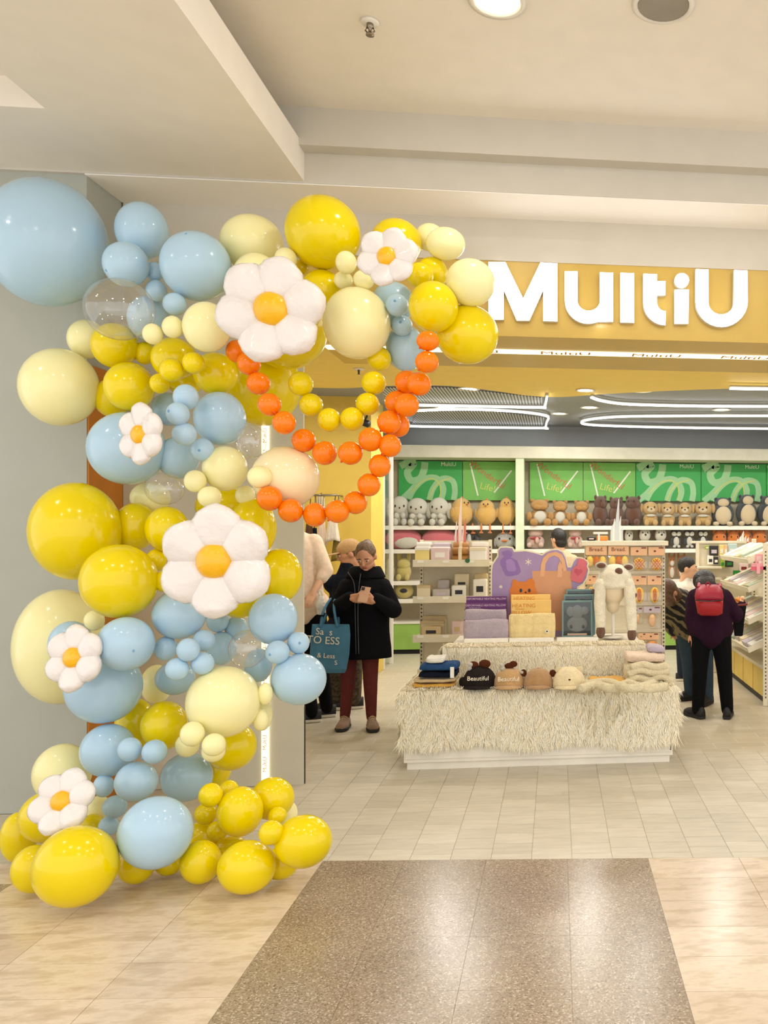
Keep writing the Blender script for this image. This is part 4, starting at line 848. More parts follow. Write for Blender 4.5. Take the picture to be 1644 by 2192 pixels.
for i, (x0, y0, x1, y1, Y) in enumerate([(1212, 1262, 1274, 1372, 6.90), (1207, 1273, 1271, 1372, 6.83), (1203, 1286, 1268, 1364, 6.76)]):
    a0, a1, _, _, z0, z1 = box_px(x0, y0, x1, y1, Y, .06); z0 = max(z0, ZT2); lb = ['rearmost teal window box with grey plush inside', 'middle teal window box with grey plush inside', 'front teal window box with grey plush inside'][i]
    t = thing('window_box', lb, 'box', ((a0+a1)/2, Y+.03, z0)); e = .012
    G().bx(a0, a1, Y+.052, Y+.06, z0, z1).obj('tray', TWIN, t)
    G().bx(a0, a0+e, Y, Y+.052, z0, z1).bx(a1-e, a1, Y, Y+.052, z0, z1).bx(a0+e, a1-e, Y, Y+.052, z1-e, z1).bx(a0+e, a1-e, Y, Y+.052, z0, z0+e).obj('frame', TEAL, t)
    G().bx(a0+e, a1-e, Y+.003, Y+.005, z0+e, z1-e).obj('window', FILMC, t)
    cx, w, h = 0, a1-a0, z1-z0
    for nm, u, v, ru, rv in [('plush_head', 0, .35, .34, .22), ('plush_body', 0, .68, .2, .2), ('plush_ear', -.22, .7, .14, .14), ('plush_ear', .24, .72, .15, .12)]: ball(nm, GPL, (u*w, .0, v*h), (ru*w, .018, rv*h), t)
    for s_ in (-1, 1): ball('plush_eye', EYE, (s_*.2*w, -.016, .28*h), (.05*w, .005, .05*h), t)
    G().bx(a0+w*.18, a1-w*.18, Y+.006, Y+.012, z0+.014, z0+.03).obj('insert_card', mat('salmon_card', (232, 190, 170), .5), t)
for x0, x1, y0, y1, lb in [(994, 1088, 1372, 1382, 'white price strip in front of the lavender pillows'), (1090, 1186, 1370, 1380, 'white price strip in front of the quilted pillow'), (1192, 1280, 1364, 1374, 'white price strip in front of the teal boxes')]:
    a, b = Q(x0, y1, 6.52), Q(x1, y0, 6.52); tag(G().bx(a.x, b.x, 6.5, 6.56, ZT2, ZT2+.028).obj('price_strip', WHITE, bevel=.002), lb, 'price strip')
# printed standing board
def inset(p, d):
    n = len(p); A = sum(p[i][0]*p[(i+1) % n][1]-p[(i+1) % n][0]*p[i][1] for i in range(n)); s_ = 1 if A > 0 else -1; out = []
    for i in range(n):
        a, b, c = Vector(p[i-1]), Vector(p[i]), Vector(p[(i+1) % n]); e1 = (b-a).normalized(); e2 = (c-b).normalized()
        nn = Vector((-e1.y-e2.y, e1.x+e2.x)); nn = nn.normalized() if nn.length > .01 else Vector((-e1.y, e1.x)); out.append(tuple(b+nn*d*s_))
    return out
BRD = [(1051, 1372), (1050, 1260), (1050, 1225), (1052, 1208), (1059, 1197), (1064, 1190), (1064, 1178), (1070, 1170), (1084, 1169), (1098, 1171), (1102, 1179), (1125, 1177), (1145, 1181), (1160, 1186), (1168, 1180), (1180, 1175), (1194, 1174), (1206, 1180), (1213, 1192), (1217, 1212), (1221, 1212), (1226, 1200), (1233, 1192), (1246, 1193), (1257, 1199), (1261, 1206), (1259, 1212), (1262, 1220), (1258, 1238), (1250, 1251), (1238, 1258), (1237, 1372)]
YBD = 6.97
def flat(poly, Y, th):
    w = [Q(x, y, Y) for x, y in poly]; return G().prism([(p.x, p.z) for p in w], (0, Y, 0), (1, 0, 0), (0, 0, 1), th)
bd = thing('display_board', 'purple printed standing board with bag, cat and hot-water bottles', 'sign board', (Q(1150, 1372, YBD).x, YBD, ZT2))
flat(BRD, YBD, .012).obj('board', mat('board_edge', (250, 240, 206), .5), bd)
ART = [('background', inset(BRD, 3.2), mat('print_lilac', (176, 150, 196), .5, var=.1, vs=4)),
 ('lilac_bottle', [(1074, 1181), (1088, 1177), (1096, 1181), (1097, 1188), (1093, 1193), (1107, 1200), (1113, 1215), (1115, 1224), (1110, 1230), (1092, 1234), (1082, 1232), (1077, 1222), (1070, 1205), (1072, 1198), (1080, 1191), (1075, 1188)], mat('print_violet', (150, 116, 186), .5)),
 ('bottle_pocket', [(1083, 1199), (1093, 1196), (1101, 1202), (1105, 1218), (1102, 1223), (1088, 1223), (1084, 1217)], mat('print_violet_light', (172, 138, 204), .5)),
 ('bag', [(1139, 1222), (1222, 1222), (1226, 1300), (1226, 1350), (1150, 1350), (1142, 1290)], mat('print_apricot', (226, 166, 122), .5)),
 ('bag_handle', [(1156, 1234), (1158, 1208), (1163, 1194), (1174, 1184), (1190, 1181), (1203, 1187), (1209, 1200), (1213, 1222), (1205, 1222), (1202, 1204), (1196, 1194), (1186, 1189), (1175, 1194), (1168, 1206), (1165, 1234)], mat('print_apricot_light', (240, 184, 138), .5)),
 ('bag_handle', [(1193, 1236), (1194, 1212), (1199, 1200), (1204, 1212), (1203, 1236)], mat('print_apricot_light', (240, 184, 138), .5)),
 ('cat_head', [(1092, 1290), (1091, 1262), (1096, 1254), (1097, 1242), (1101, 1239), (1109, 1245), (1125, 1245), (1133, 1239), (1139, 1238), (1144, 1245), (1145, 1256), (1149, 1266), (1149, 1290)], mat('print_orange', (236, 136, 44), .5)),
 ('pink_bottle', [(1236, 1204), (1239, 1195), (1250, 1197), (1257, 1203), (1254, 1209), (1257, 1216), (1254, 1228), (1247, 1245), (1240, 1248), (1224, 1243), (1221, 1238), (1224, 1222), (1229, 1213), (1236, 1210)], mat('print_pink', (230, 116, 130), .5)),
 ('heart', [(1236, 1233), (1229, 1224), (1230, 1218), (1235, 1217), (1239, 1220), (1243, 1218), (1247, 1221), (1246, 1226)], mat('print_pink_dark', (214, 92, 112), .5))]
for i, (nm, pl, m) in enumerate(ART): flat(pl, YBD-.002-.0012*i, .0016).obj(nm, m, bd)
CRP = mat('print_cream', (250, 238, 220), .5)
for cx, cy, r_ in [(1131, 1203, 7), (1072, 1256, 4)]:
    g = G()
    for k in range(3): a = R(30+60*k); g.ribbon([Q(cx-r_*math.cos(a), cy-r_*math.sin(a), YBD-.0035-.0004*k), Q(cx+r_*math.cos(a), cy+r_*math.sin(a), YBD-.0035-.0004*k)], .006, (0, -1, 0), .0006)
    g.obj('snowflake', CRP, bd)
for x in (1115, 1133): flat(arc(x, 1264, 3, 4, 0, 345, 14), YBD-.014, .0015).obj('cat_eye', EYE, bd)
flat(arc(1125, 1268, 2, 1.6, 0, 345, 12), YBD-.014, .0015).obj('cat_nose', DBR, bd)
# mannequin head with a white animal hood
hb = Zp(1312, 1364, ZT2); hk = hb.y/1.0
mh = thing('hood_display', 'white fluffy animal hood with brown paws on a mannequin stand', 'hat display', hb)
HF = pm('hood_white', (246, 238, 214)); HB = pm('hood_brown', (128, 74, 34)); s1 = (P(1313, 1364, 6.7)-P(1312, 1364, 6.7)).length
L3 = lambda x, y, dy=0: Vector(((x-1312)*s1, dy, (1366-y)*s1))
G().lathe([(.001, 0), (.09, 0), (.09, .008), (.012, .012), (.012, .2), (.001, .2)], (0, 0, 0), 20).obj('stand', TWH, mh, True, local=False)
G().ell(L3(1312, 1262), (.1, .11, .13), None, 20, 14).cap(L3(1312, 1285), L3(1312, 1300), .06, .055).blob('head_form', mat('mannequin', (232, 214, 182), .6), mh, .01, 3, False)
G().ell(L3(1316, 1236, -.01), (.135, .14, .105), None, 24, 14).ell(L3(1312, 1252, -.06), (.125, .1, .04)).blob('hood', HF, mh, .01, 4, False)
for x, z in ((1286, 1212), (1344, 1216)): ball('ear', HF, L3(x, z, -.04), (.05, .03, .035), mh); ball('ear_lining', HB, L3(x, z-1, -.062), (.036, .014, .022), mh)
ball('eye_patch', HB, L3(1322, 1223, -.125), (.032, .02, .03), mh)
for sx, xs in ((-1, [(1284, 1250), (1282, 1290), (1284, 1335)]), (1, [(1344, 1250), (1348, 1300), (1350, 1342)])):
    a = [L3(x, y, -.09-.01*i) for i, (x, y) in enumerate(xs)]
    g = G().chain([(a[0], .045), (a[1], .046), (a[2], .042)]); g.obj('scarf_arm', HF, mh, True, local=False)
    ball('paw', HB, a[2]+Vector((0, -.01, -.055)), (.036, .034, .055), mh)
    q = L3(1275 if sx < 0 else 1354, 1258 if sx < 0 else 1268, -.05); G().cap(L3(1290 if sx < 0 else 1342, 1242, -.03), q, .045, .03).obj('upper_paw', HF, mh, True, local=False); ball('paw_tip', HB, q+Vector((sx*.008, 0, -.024)), (.026, .026, .026), mh)
# ------------------------------------------------------------------ shop shelving units and their goods
SLOT = mat('slot_shadow', (92, 84, 70), .8); CRS = mat('cream_metal', (232, 222, 196), .45); RAILP = mat('price_label', (250, 246, 232), .5); GRNB = mat('green_badge', (40, 104, 60), .5)
def slots(post_x, y, z0, z1, parent, facex=False):
    g = G(); z = z0+.03
    while z < z1-.03:
        g.box((post_x, y, z), (.012, .004, .014)) if not facex else g.box((post_x, y, z), (.004, .014, .014)); z += .034
    o = g.obj('slots', SLOT, parent); o['kind'] = 'stuff'; return o
YU = 7.3
ux0, ux1 = Q(886, 1300, YU).x, Q(1046, 1300, YU).x; zu = lambda y: Q(965, y, YU).z
su = thing('shelf_unit', 'cream shelf unit with small boxed goods behind the table, left', 'shelf unit', ((ux0+ux1)/2, YU+.2, 0))
G().bx(ux0, ux1, YU+.36, YU+.38, .1, zu(1158)).obj('back_panel', CRS, su); G().bx(ux0, ux1, YU+.02, YU+.38, 0, .12).obj('base', CRS, su)
for x in (ux0+.012, ux1-.012): u = G().bx(x-.014, x+.014, YU+.325, YU+.36, 0, zu(1156)).obj('upright', CRS, su); slots(x, YU+.323, .1, zu(1158), u)
SHZ = []
for yt_, yb in ((1198, 1213), (1276, 1290), (1358, 1374), (1446, 1462)):
    z = zu(yt_+4)-.012; SHZ.append(z); s_ = G().bx(ux0-.008, ux1+.008, YU, YU+.35, z-.025, z).obj('shelf_board', CRS, su, bevel=.002)
    G().bx(ux0-.008, ux1+.008, YU-.01, YU, zu(yb), zu(yt_)).obj('price_rail', CRS, s_)
    for k in range(3): xx = ux0+.03+k*.21; G().bx(xx, xx+.05, YU-.0125, YU-.01, zu(yt_)-.025, zu(yt_)-.006).obj('price_label', RAILP, s_)
q = Q(1001, 1200, YU); G().lathe([(.001, 0), (.02, 0), (.02, .004), (.001, .004)], (q.x, YU-.013, q.z), 20, Matrix.Rotation(R(90), 3, 'X')).obj('badge', GRNB, su)
def gm(n, c, r_=.5): return mat('pack_'+n, c, r_)
GW, GCR, GPK, GGY, GBR, GTN, GYE, GDK, GLV = gm('white', (244, 240, 230)), gm('cream', (236, 222, 188)), gm('rose', (232, 206, 204)), gm('grey', (198, 190, 182)), gm('brown', (172, 118, 56)), gm('tan', (212, 190, 144)), gm('yellow', (240, 220, 140)), gm('dark', (40, 38, 40)), gm('lilac', (206, 196, 206))
def pack(style, x0, x1, yt_, base, Y, m, label, m2=None, dep=.1, nm=None, cat='box'):
    a, b = Q(x0, 1300, Y).x, Q(x1, 1300, Y).x; zt = Q((x0+x1)/2, yt_, Y).z; m2 = m2 or GDK; h = zt-base; w = b-a
    t = thing(nm or {'box': 'small_box', 'tin': 'tin_case', 'roll': 'rolled_towel', 'stack': 'box_stack'}[style], label, cat, ((a+b)/2, Y+dep/2, base))
    if style == 'roll':
        for k in range(2): G().tube([(a+.002, Y+.04, base+h*(.26+.48*k)), (b-.002, Y+.04, base+h*(.26+.48*k))], h*.25, 14).obj('roll', m, t, True)
        G().bx((a+b)/2-.014, (a+b)/2+.014, Y-.004, Y+.08, base, base+h).obj('paper_band', m2, t, bevel=.003)
    else:
        G().bx(a+.001, b-.001, Y, Y+dep, base, base+h*(.8 if style == 'box' else 1)).obj('case', m, t, bevel=(.012 if style == 'tin' else .002), seg=3)
        if style == 'box': G().bx(a-.0005, b+.0005, Y-.002, Y+dep+.001, base+h*.8, base+h).obj('lid', m2, t, bevel=.002)
        else: G().bx(a+w*.25, b-w*.25, Y-.002, Y, base+h*.35, base+h*.65).obj('printed_mark', m2, t)
    return t
z1, z2, z3, z4 = SHZ
for st, x0, x1, y0, bz, Y, m, lb, m2, dep in [
 ('box', 888, 919, 1171, z1, YU+.03, GYE, 'cream box with white lid at the left end of the top shelf', GW, .12), ('tin', 921, 962, 1171, z1, YU+.03, GPK, 'rose box with a bow mark on the top shelf', GW, .12),
 ('roll', 967, 1002, 1171, z1, YU+.03, GBR, 'brown towel rolls tied with a pale band, top shelf', GCR, .12), ('box', 1005, 1040, 1172, z1, YU+.03, GW, 'white box with dark label at the right end of the top shelf', GCR, .12),
 ('tin', 890, 922, 1161, z1, YU+.2, GW, 'white box in the second row behind the cream box', None, .12), ('tin', 926, 964, 1162, z1, YU+.2, GLV, 'pale lilac box in the second row of the top shelf', GW, .12), ('roll', 970, 1002, 1160, z1, YU+.2, GBR, 'second brown towel roll pair behind the first', GCR, .12), ('box', 1010, 1044, 1161, z1, YU+.2, GPK, 'rose box in the second row at the right end', GW, .12),
 ('box', 892, 921, 1253, z2, YU+.03, GCR, 'cream box left on the second shelf', GTN, .12), ('tin', 925, 963, 1261, z2, YU+.03, GGY, 'grey flat box on the second shelf', GLV, .12), ('tin', 936, 962, 1241, z2, YU+.18, GGY, 'stacked grey box behind on the second shelf', GLV, .12),
 ('tin', 966, 998, 1253, z2, YU+.03, GW, 'white box with dark stroke on the second shelf', GDK, .1), ('tin', 972, 1004, 1228, z2, YU+.16, GCR, 'cream rounded case with dark oval on the second shelf', GDK, .08), ('tin', 1012, 1042, 1240, z2, YU+.03, GW, 'white case with dark lettering at right of the second shelf', GDK, .1), ('tin', 1014, 1044, 1228, z2, YU+.16, GTN, 'tan rounded case at the back right of the second shelf', GCR, .08),
 ('tin', 901, 944, 1341, z3, YU+.03, GTN, 'flat tan box at the front of the third shelf', GDK, .12), ('box', 900, 950, 1330, z3, YU+.16, GCR, 'cream box with dark bow in the middle of the third shelf', GTN, .08), ('box', 905, 954, 1319, z3, YU+.25, GCR, 'cream box with dark bow at the back of the third shelf', GTN, .08), ('tin', 966, 990, 1330, z3, YU+.05, GPK, 'blush flat box on the third shelf beside the lavender pillows', GTN, .12),
 ('tin', 893, 908, 1432, z4, YU+.1, GW, 'small white box on the lowest shelf', GTN, .08), ('tin', 922, 936, 1428, z4, YU+.1, GCR, 'small cream box on the lowest shelf', GTN, .08)]:
    pack(st, x0, x1, y0, bz, Y, m, lb, m2, dep)
# upright blades standing in the goods
BLD = mat('pale_blade', (236, 214, 204), .4); BLR = mat('red_blade', (214, 120, 104), .4); SLV = mat('clear_stick', (206, 212, 214), .15)
def blades(x, y0, base, Y, label, mats, n, spread, h_px):
    b = Q(x, y0, Y); t = thing('tall_sticks', label, 'sticks', (b.x, Y, base)); rr = random.Random(x)
    for k in range(n):
        u = (k-(n-1)/2)*spread; h = (Q(x, y0-h_px*rr.uniform(.35, .7) if k != n//2 else y0-h_px, Y).z-base)
        w = .014*(1.1 if k == n//2 else .8)
        G().loft([[(u-w, -.006, 0), (u+w, -.006, 0), (u+w, .006, 0), (u-w, .006, 0)], [(u-w*.9, -.005, h*.6), (u+w*.9, -.005, h*.6), (u+w*.9, .005, h*.6), (u-w*.9, .005, h*.6)], [(u+.01-w*.2, -.002, h), (u+.01+w*.2, -.002, h), (u+.01+w*.2, .002, h), (u+.01-w*.2, .002, h)]]).obj('stick', mats[k % len(mats)], t, local=False)
blades(985, 1160, z1, YU+.33, 'pale pink pointed sticks above the left shelf unit', [BLD, BLR, BLD], 5, .02, 96)
# hanging bread-shaped squishy toys
YH = 7.45; hx0, hx1 = Q(1252, 1300, YH).x, Q(1424, 1300, YH).x; zh = lambda y: Q(1340, y, YH).z
hu = thing('hook_display', 'cream hook wall with bagged bread-shaped toys behind the hood', 'display rack', ((hx0+hx1)/2, YH+.1, 0))
G().bx(hx0, hx1, YH+.05, YH+.09, 0, zh(1164)).obj('back_panel', CRS, hu); G().bx(hx0-.03, hx1+.02, YH-.06, YH+.3, zh(1168), zh(1158)).obj('top_shelf', CRS, hu, bevel=.003); G().bx(hx0, hx1, YH-.05, YH+.3, 0, .1).obj('base', CRS, hu)
for x in (hx0+.012, hx1-.012): u = G().bx(x-.014, x+.014, YH+.02, YH+.05, 0, zh(1166)).obj('upright', CRS, hu); slots(x, YH+.018, .1, zh(1180), u)
for y in (1224, 1292, 1350): G().bx(hx0, hx1, YH+.025, YH+.05, zh(y)-.02, zh(y)+.01).obj('cross_bar', CRS, hu)
BPK, BOR, BYL, BCR, BRN = gm('peach', (246, 196, 150)), gm('orange', (240, 150, 60)), mat('bread_yellow', (250, 206, 96), .5, var=.15), mat('bread_crust', (206, 112, 36), .5, var=.15), mat('bread_brown', (150, 82, 30), .5)
BAG = clear_mat('clear_bag', (.98, .97, .95), .08, .6); DRD = gm('maroon', (120, 44, 36))
def hang(x0, x1, yc0, yc1, yb, kind, label, txt=None):
    Y = YH-.02; a, b = Q(x0, 1200, Y).x, Q(x1, 1200, Y).x; zt, zm, z0 = Q(1340, yc0, Y).z, Q(1340, yc1, Y).z, Q(1340, yb, Y).z; c = ((a+b)/2, Y, z0); w = b-a
    t = thing('bagged_toy', label, 'packaged toy', c, group='bagged toys on the hook wall')
    G().bx(a, b, Y-.002, Y+.002, zm, zt).obj('header_card', GLV if kind == 'lilac' else BPK, t)
    if txt: text('printed_word', txt, DRD, .05, ((a+b)/2, Y-.0035, zt*.62+zm*.38), FACE, t)
    else: G().bx(b-w*.35, b-w*.05, Y-.004, Y-.002, zt-.014, zt-.004).obj('card_stripe', DRD, t); ball('card_mark', DRD, (-.02*w/.2, -.003, zm-z0+(zt-zm)*.5), (w*.08, .001, w*.06), t)
    G().ell((0, 0, 0), (1, 1, 1)); bh = zm-z0
    if kind != 'flat': G().loft([[(-w/2, -.003, bh), (w/2, -.003, bh), (w/2, .003, bh), (-w/2, .003, bh)], [(-w/2, -.035, bh*.6), (w/2, -.035, bh*.6), (w/2, .01, bh*.6), (-w/2, .01, bh*.6)], [(-w/2, -.035, bh*.2), (w/2, -.035, bh*.2), (w/2, .01, bh*.2), (-w/2, .01, bh*.2)], [(-w/2, -.003, 0), (w/2, -.003, 0), (w/2, .003, 0), (-w/2, .003, 0)]]).obj('clear_bag', BAG, t, local=False)
    if kind == 'melon':
        m = ball('bun', BYL, (0, -.012, bh*.45), (w*.36, .018, bh*.4), t); g = G()
        for k in (-1, 0, 1):
            for s_ in (-1, 1): g.tube([(w*.3*u*.7+k*w*.12, -.013-.0185*math.sqrt(max(.05, 1-(u*.7)**2-(k*.35)**2)), bh*.45+s_*u*bh*.27-k*s_*bh*.08) for u in (-1, -.5, 0, .5, 1)], .0045, 5)
        g.obj('lattice', BCR, t, local=False)
    elif kind == 'loaf':
        ball('loaf', BYL, (0, -.01, bh*.45), (w*.34, .02, bh*.42), t); ball('crust', BCR, (0, -.022, bh*.45), (w*.16, .014, bh*.36), t)
    elif kind == 'rolls':
        for u in (-.3, .0, .3): ball('roll', BYL if u else BCR, (u*w, -.012, bh*.5), (w*.17, .02, bh*.42), t)
    elif kind == 'lilac': ball('figure', BPK, (0, -.012, bh*.5), (w*.22, .018, bh*.4), t)
    elif kind == 'orange': ball('figure', BOR, (0, -.012, bh*.45), (w*.4, .02, bh*.42), t)
for a in [(1254, 1299, 1169, 1188, 1214, 'rolls', 'bagged roll toys with a Bread card, left', 'Bread.'), (1302, 1346, 1169, 1188, 1214, 'rolls', 'bagged roll toys with a Bread card, right', 'Bread.'),
 (1350, 1385, 1171, 1189, 1222, 'melon', 'bagged lattice bun toy, left of two'), (1388, 1422, 1171, 1189, 1223, 'melon', 'bagged lattice bun toy, right of two'),
 (1352, 1384, 1233, 1252, 1292, 'loaf', 'bagged golden loaf toy, left of two'), (1386, 1416, 1233, 1252, 1292, 'loaf', 'bagged golden loaf toy, right of two'),
 (1354, 1375, 1301, 1312, 1337, 'lilac', 'narrow peach bagged toy beside the hood'), (1378, 1414, 1299, 1312, 1345, 'lilac', 'pale bagged toy with lilac card, third row'),
 (1366, 1382, 1356, 1370, 1392, 'orange', 'narrow orange bagged toy, bottom row'), (1382, 1410, 1356, 1370, 1390, 'orange', 'orange bagged toy, bottom row right'), (1254, 1276, 1232, 1250, 1290, 'loaf', 'bagged loaf toy peeking left of the hood')]: hang(*a)
zt_ = zh(1158)+.001
t = pack('tin', 1278, 1302, 1147, zt_, YH+.05, BOR, 'small orange box on top of the hook wall', BOR, .06); t = thing('sign_holder', 'small white sign holder on the hook wall beside the orange box', 'sign', (Q(1282, 1158, YH).x, YH, zt_))
G().bx(-.008, .008, -.004, .004, 0, .06).bx(-.05, .08, -.006, .006, .06, .08).obj('plate', WHITE, t, local=False)
blades(1320, 1160, zt_, YH+.05, 'clear tall sticks standing on the hook wall', [SLV, WHITE, SLV], 6, .018, 92)
pack('tin', 1256, 1276, 1149, zt_, YH+.08, GDK, 'small dark striped item at the left end of the hook wall', GPK, .06, 'small_box')
# ------------------------------------------------------------------ right aisle gondola with sloping trays
YDR = mat('yellow_drawer', (232, 202, 104), .5)
ga = thing('aisle_gondola', 'long right aisle gondola with yellow drawers and sloping trays', 'gondola', (2.1, 8.5, 0)); GX = 1.94
G().bx(GX+.03, 2.6, 7.72, 9.5, 0, .06).obj('plinth', DARK, ga); G().bx(GX+.02, 2.6, 7.72, 9.5, .06, .33).obj('base', CRS, ga); G().bx(GX-.01, 2.6, 7.7, 9.52, .33, .36).obj('base_top', CRS, ga)
for k in range(4): y = 7.74+k*.44; G().bx(GX, GX+.02, y, y+.41, .07, .325).obj('drawer', YDR, ga, bevel=.004)
G().bx(2.28, 2.32, 7.72, 9.5, .36, 1.5).obj('back_panel', CRS, ga)
for y in (7.73, 8.6, 9.48):
    u = G().bx(2.24, 2.29, y-.015, y+.015, .36, 1.55).obj('upright', CRS, ga); slots(2.265, y-.017, .4, 1.5, u)
u = G().bx(1.925, 1.968, 7.68, 7.70, 0, 1.52).obj('upright', CRS, ga); slots(1.947, 7.678, .05, 1.5, u)
TW = [gm('snow', (240, 238, 230)), GGY, GW, GLV, gm('sage', (190, 206, 186)), GPK, GCR, gm('straw', (206, 186, 140))]
rr = random.Random(5)
for i, zf in enumerate((.49, .757, 1.06, 1.33)):
    tl = R(24); dx = .42; L0 = 1.30 if i else 1.4; y0 = 7.77; rot = Matrix.Rotation(-tl, 3, 'Y'); c = Vector((1.81+dx/2*math.cos(tl), y0+L0/2, zf+dx/2*math.sin(tl)))
    tr = G().box(c, (dx, L0, .012), rot).obj('tray', CRS, ga); G().box(c+rot @ Vector((-dx/2, 0, .02)), (.008, L0, .05), rot).box(c+rot @ Vector((0, -L0/2, .02)), (dx, .008, .05), rot).obj('tray_lip', CRS, tr)
    for k in range(7):
        w = L0/7; cc = c+rot @ Vector((rr.uniform(-.02, .02), -L0/2+w*(k+.5), .022)); m = TW[(k*3+i*2) % 8]
        hgt = rr.choice((.012, .02, .03)); lb = ['lowest', 'third', 'second', 'top'][i]; o_ = ['nearest', 'second', 'third', 'fourth', 'fifth', 'sixth', 'farthest'][k]
        t = thing('flat_pack', f'flat pack on the {lb} sloping tray of the right aisle, {o_} along the tray', 'pack', cc, group='flat packs on sloping trays'); t.rotation_euler = (0, -tl, 0)
        G().bx(-.17, .16, -w*.42, w*.42, -.014, hgt).obj('sleeve', m, t, local=False, bevel=.003); G().bx(-.1, .04, -w*.2, w*.2, hgt, hgt+.001).obj('printed_mark', TW[(k+3*i+1) % 8], t, local=False)
# boxed pink goods near the post and hanging packs on the far end panel
PKB = gm('pink', (240, 170, 178)); PKD = gm('deep_pink', (226, 96, 120)); GRB = gm('green', (34, 128, 44)); LIM = gm('lime', (150, 176, 60)); AQU = gm('aqua', (196, 222, 220))
for x0, x1, y0, y1, Y, m, m2, lb in [(1618, 1632, 1186, 1207, 7.75, PKB, GPK, 'upper pink box beside the slotted post'), (1632, 1640, 1187, 1206, 7.76, PKB, GPK, 'narrow pink box at the slotted post'), (1625, 1637, 1201, 1219, 7.7, GPK, PKB, 'pale pink box in front of the pink boxes'), (1609, 1622, 1206, 1222, 7.72, PKB, GPK, 'small pink carton left of the pink boxes')]:
    b = box_px(x0, y0, x1, y1, Y, .03); t = thing('pink_box', lb, 'box', ((b[0]+b[1])/2, Y, b[4])); G().bx(*b).obj('case', m, t, bevel=.002); G().bx(b[0]+.01, b[1]-.01, Y-.002, Y, b[4]+.02, b[5]-.02).obj('printed_mark', m2, t)
t = thing('pink_tray', 'pink cross-shaped clip under the pink boxes', 'clip', Q(1624, 1222, 7.68)); b = box_px(1608, 1213, 1640, 1220, 7.68, .02); G().bx(*b).obj('bar', PKD, t); b = box_px(1620, 1206, 1627, 1228, 7.67, .02); G().bx(*b).obj('upright_bar', PKB, t)
YE_ = 9.6; ep = thing('end_panel', 'cream end panel with hanging packs beyond the bending shoppers', 'display rack', (Q(1545, 1300, YE_).x, YE_, 0))
b = box_px(1491, 1163, 1640, 1300, YE_, .04); G().bx(b[0], min(b[1], 2.2), YE_, YE_+.04, 0, b[5]).obj('panel', CRS, ep); G().bx(b[0]-.02, 2.2, YE_-.03, YE_+.3, b[5], b[5]+.025).obj('top_shelf', CRS, ep)
b = box_px(1491, 1163, 1496, 1300, YE_, .04); G().bx(b[0]-.01, b[1], YE_-.03, YE_, 0, b[5]).obj('edge_post', CRS, ep)
for y in (1213, 1237, 1262): bb = box_px(1496, y, 1545, y+4, YE_-.22, .22); G().bx(*bb[:4], bb[4], bb[5]).obj('ledge', CRS, ep)
for x0, x1, y0, y1, m, m2, lb in [(1519, 1538, 1168, 1190, GDK, GLV, 'hanging black and lilac pack on the end panel'), (1515, 1527, 1189, 1208, GW, GDK, 'hanging white pack with black spots on the end panel'), (1528, 1538, 1192, 1208, GDK, GW, 'small black pack beside the spotted one'), (1540, 1550, 1166, 1190, GYE, GW, 'hanging yellow pack on the end panel'), (1550, 1558, 1166, 1190, BPK, GW, 'narrow peach pack on the end panel'), (1559, 1578, 1164, 1192, AQU, GW, 'pale aqua pack on the end panel'), (1542, 1552, 1196, 1216, LIM, GRB, 'lime pack hanging below the yellow one'), (1553, 1570, 1197, 1214, GDK, GRB, 'dark pack hanging right of the lime one'), (1570, 1586, 1221, 1238, GRB, LIM, 'bright green box on the middle ledge'), (1583, 1602, 1206, 1224, GPK, DRD, 'rose pack with dark print above the green box'), (1510, 1518, 1168, 1176, LIM, GW, 'tiny green pack at the left of the end panel'), (1555, 1574, 1234, 1246, GCR, GW, 'cream box on the middle ledge')]:
    b = box_px(x0, y0, x1, y1, YE_-.1, .03); t = thing('hanging_pack', lb, 'pack', ((b[0]+b[1])/2, YE_-.1, b[4]), group='packs on the end panel')
    G().bx(*b).obj('pouch', m, t, bevel=.006); w = b[1]-b[0]; h = b[5]-b[4]; G().bx(b[0]+w*.2, b[1]-w*.2, YE_-.103, YE_-.1, b[4]+h*.25, b[4]+h*.6).obj('printed_mark', m2, t); G().tube([((b[0]+b[1])/2, YE_-.085, b[5]-.01), ((b[0]+b[1])/2, YE_, b[5]-.01)], .004, 5).obj('hook', CHR, t)
blades(1590, 1163, Q(1590, 1160, YE_).z, YE_+.1, 'pink and white sticks on top of the end panel', [BLD, WHITE, BLD], 5, .03, 26)
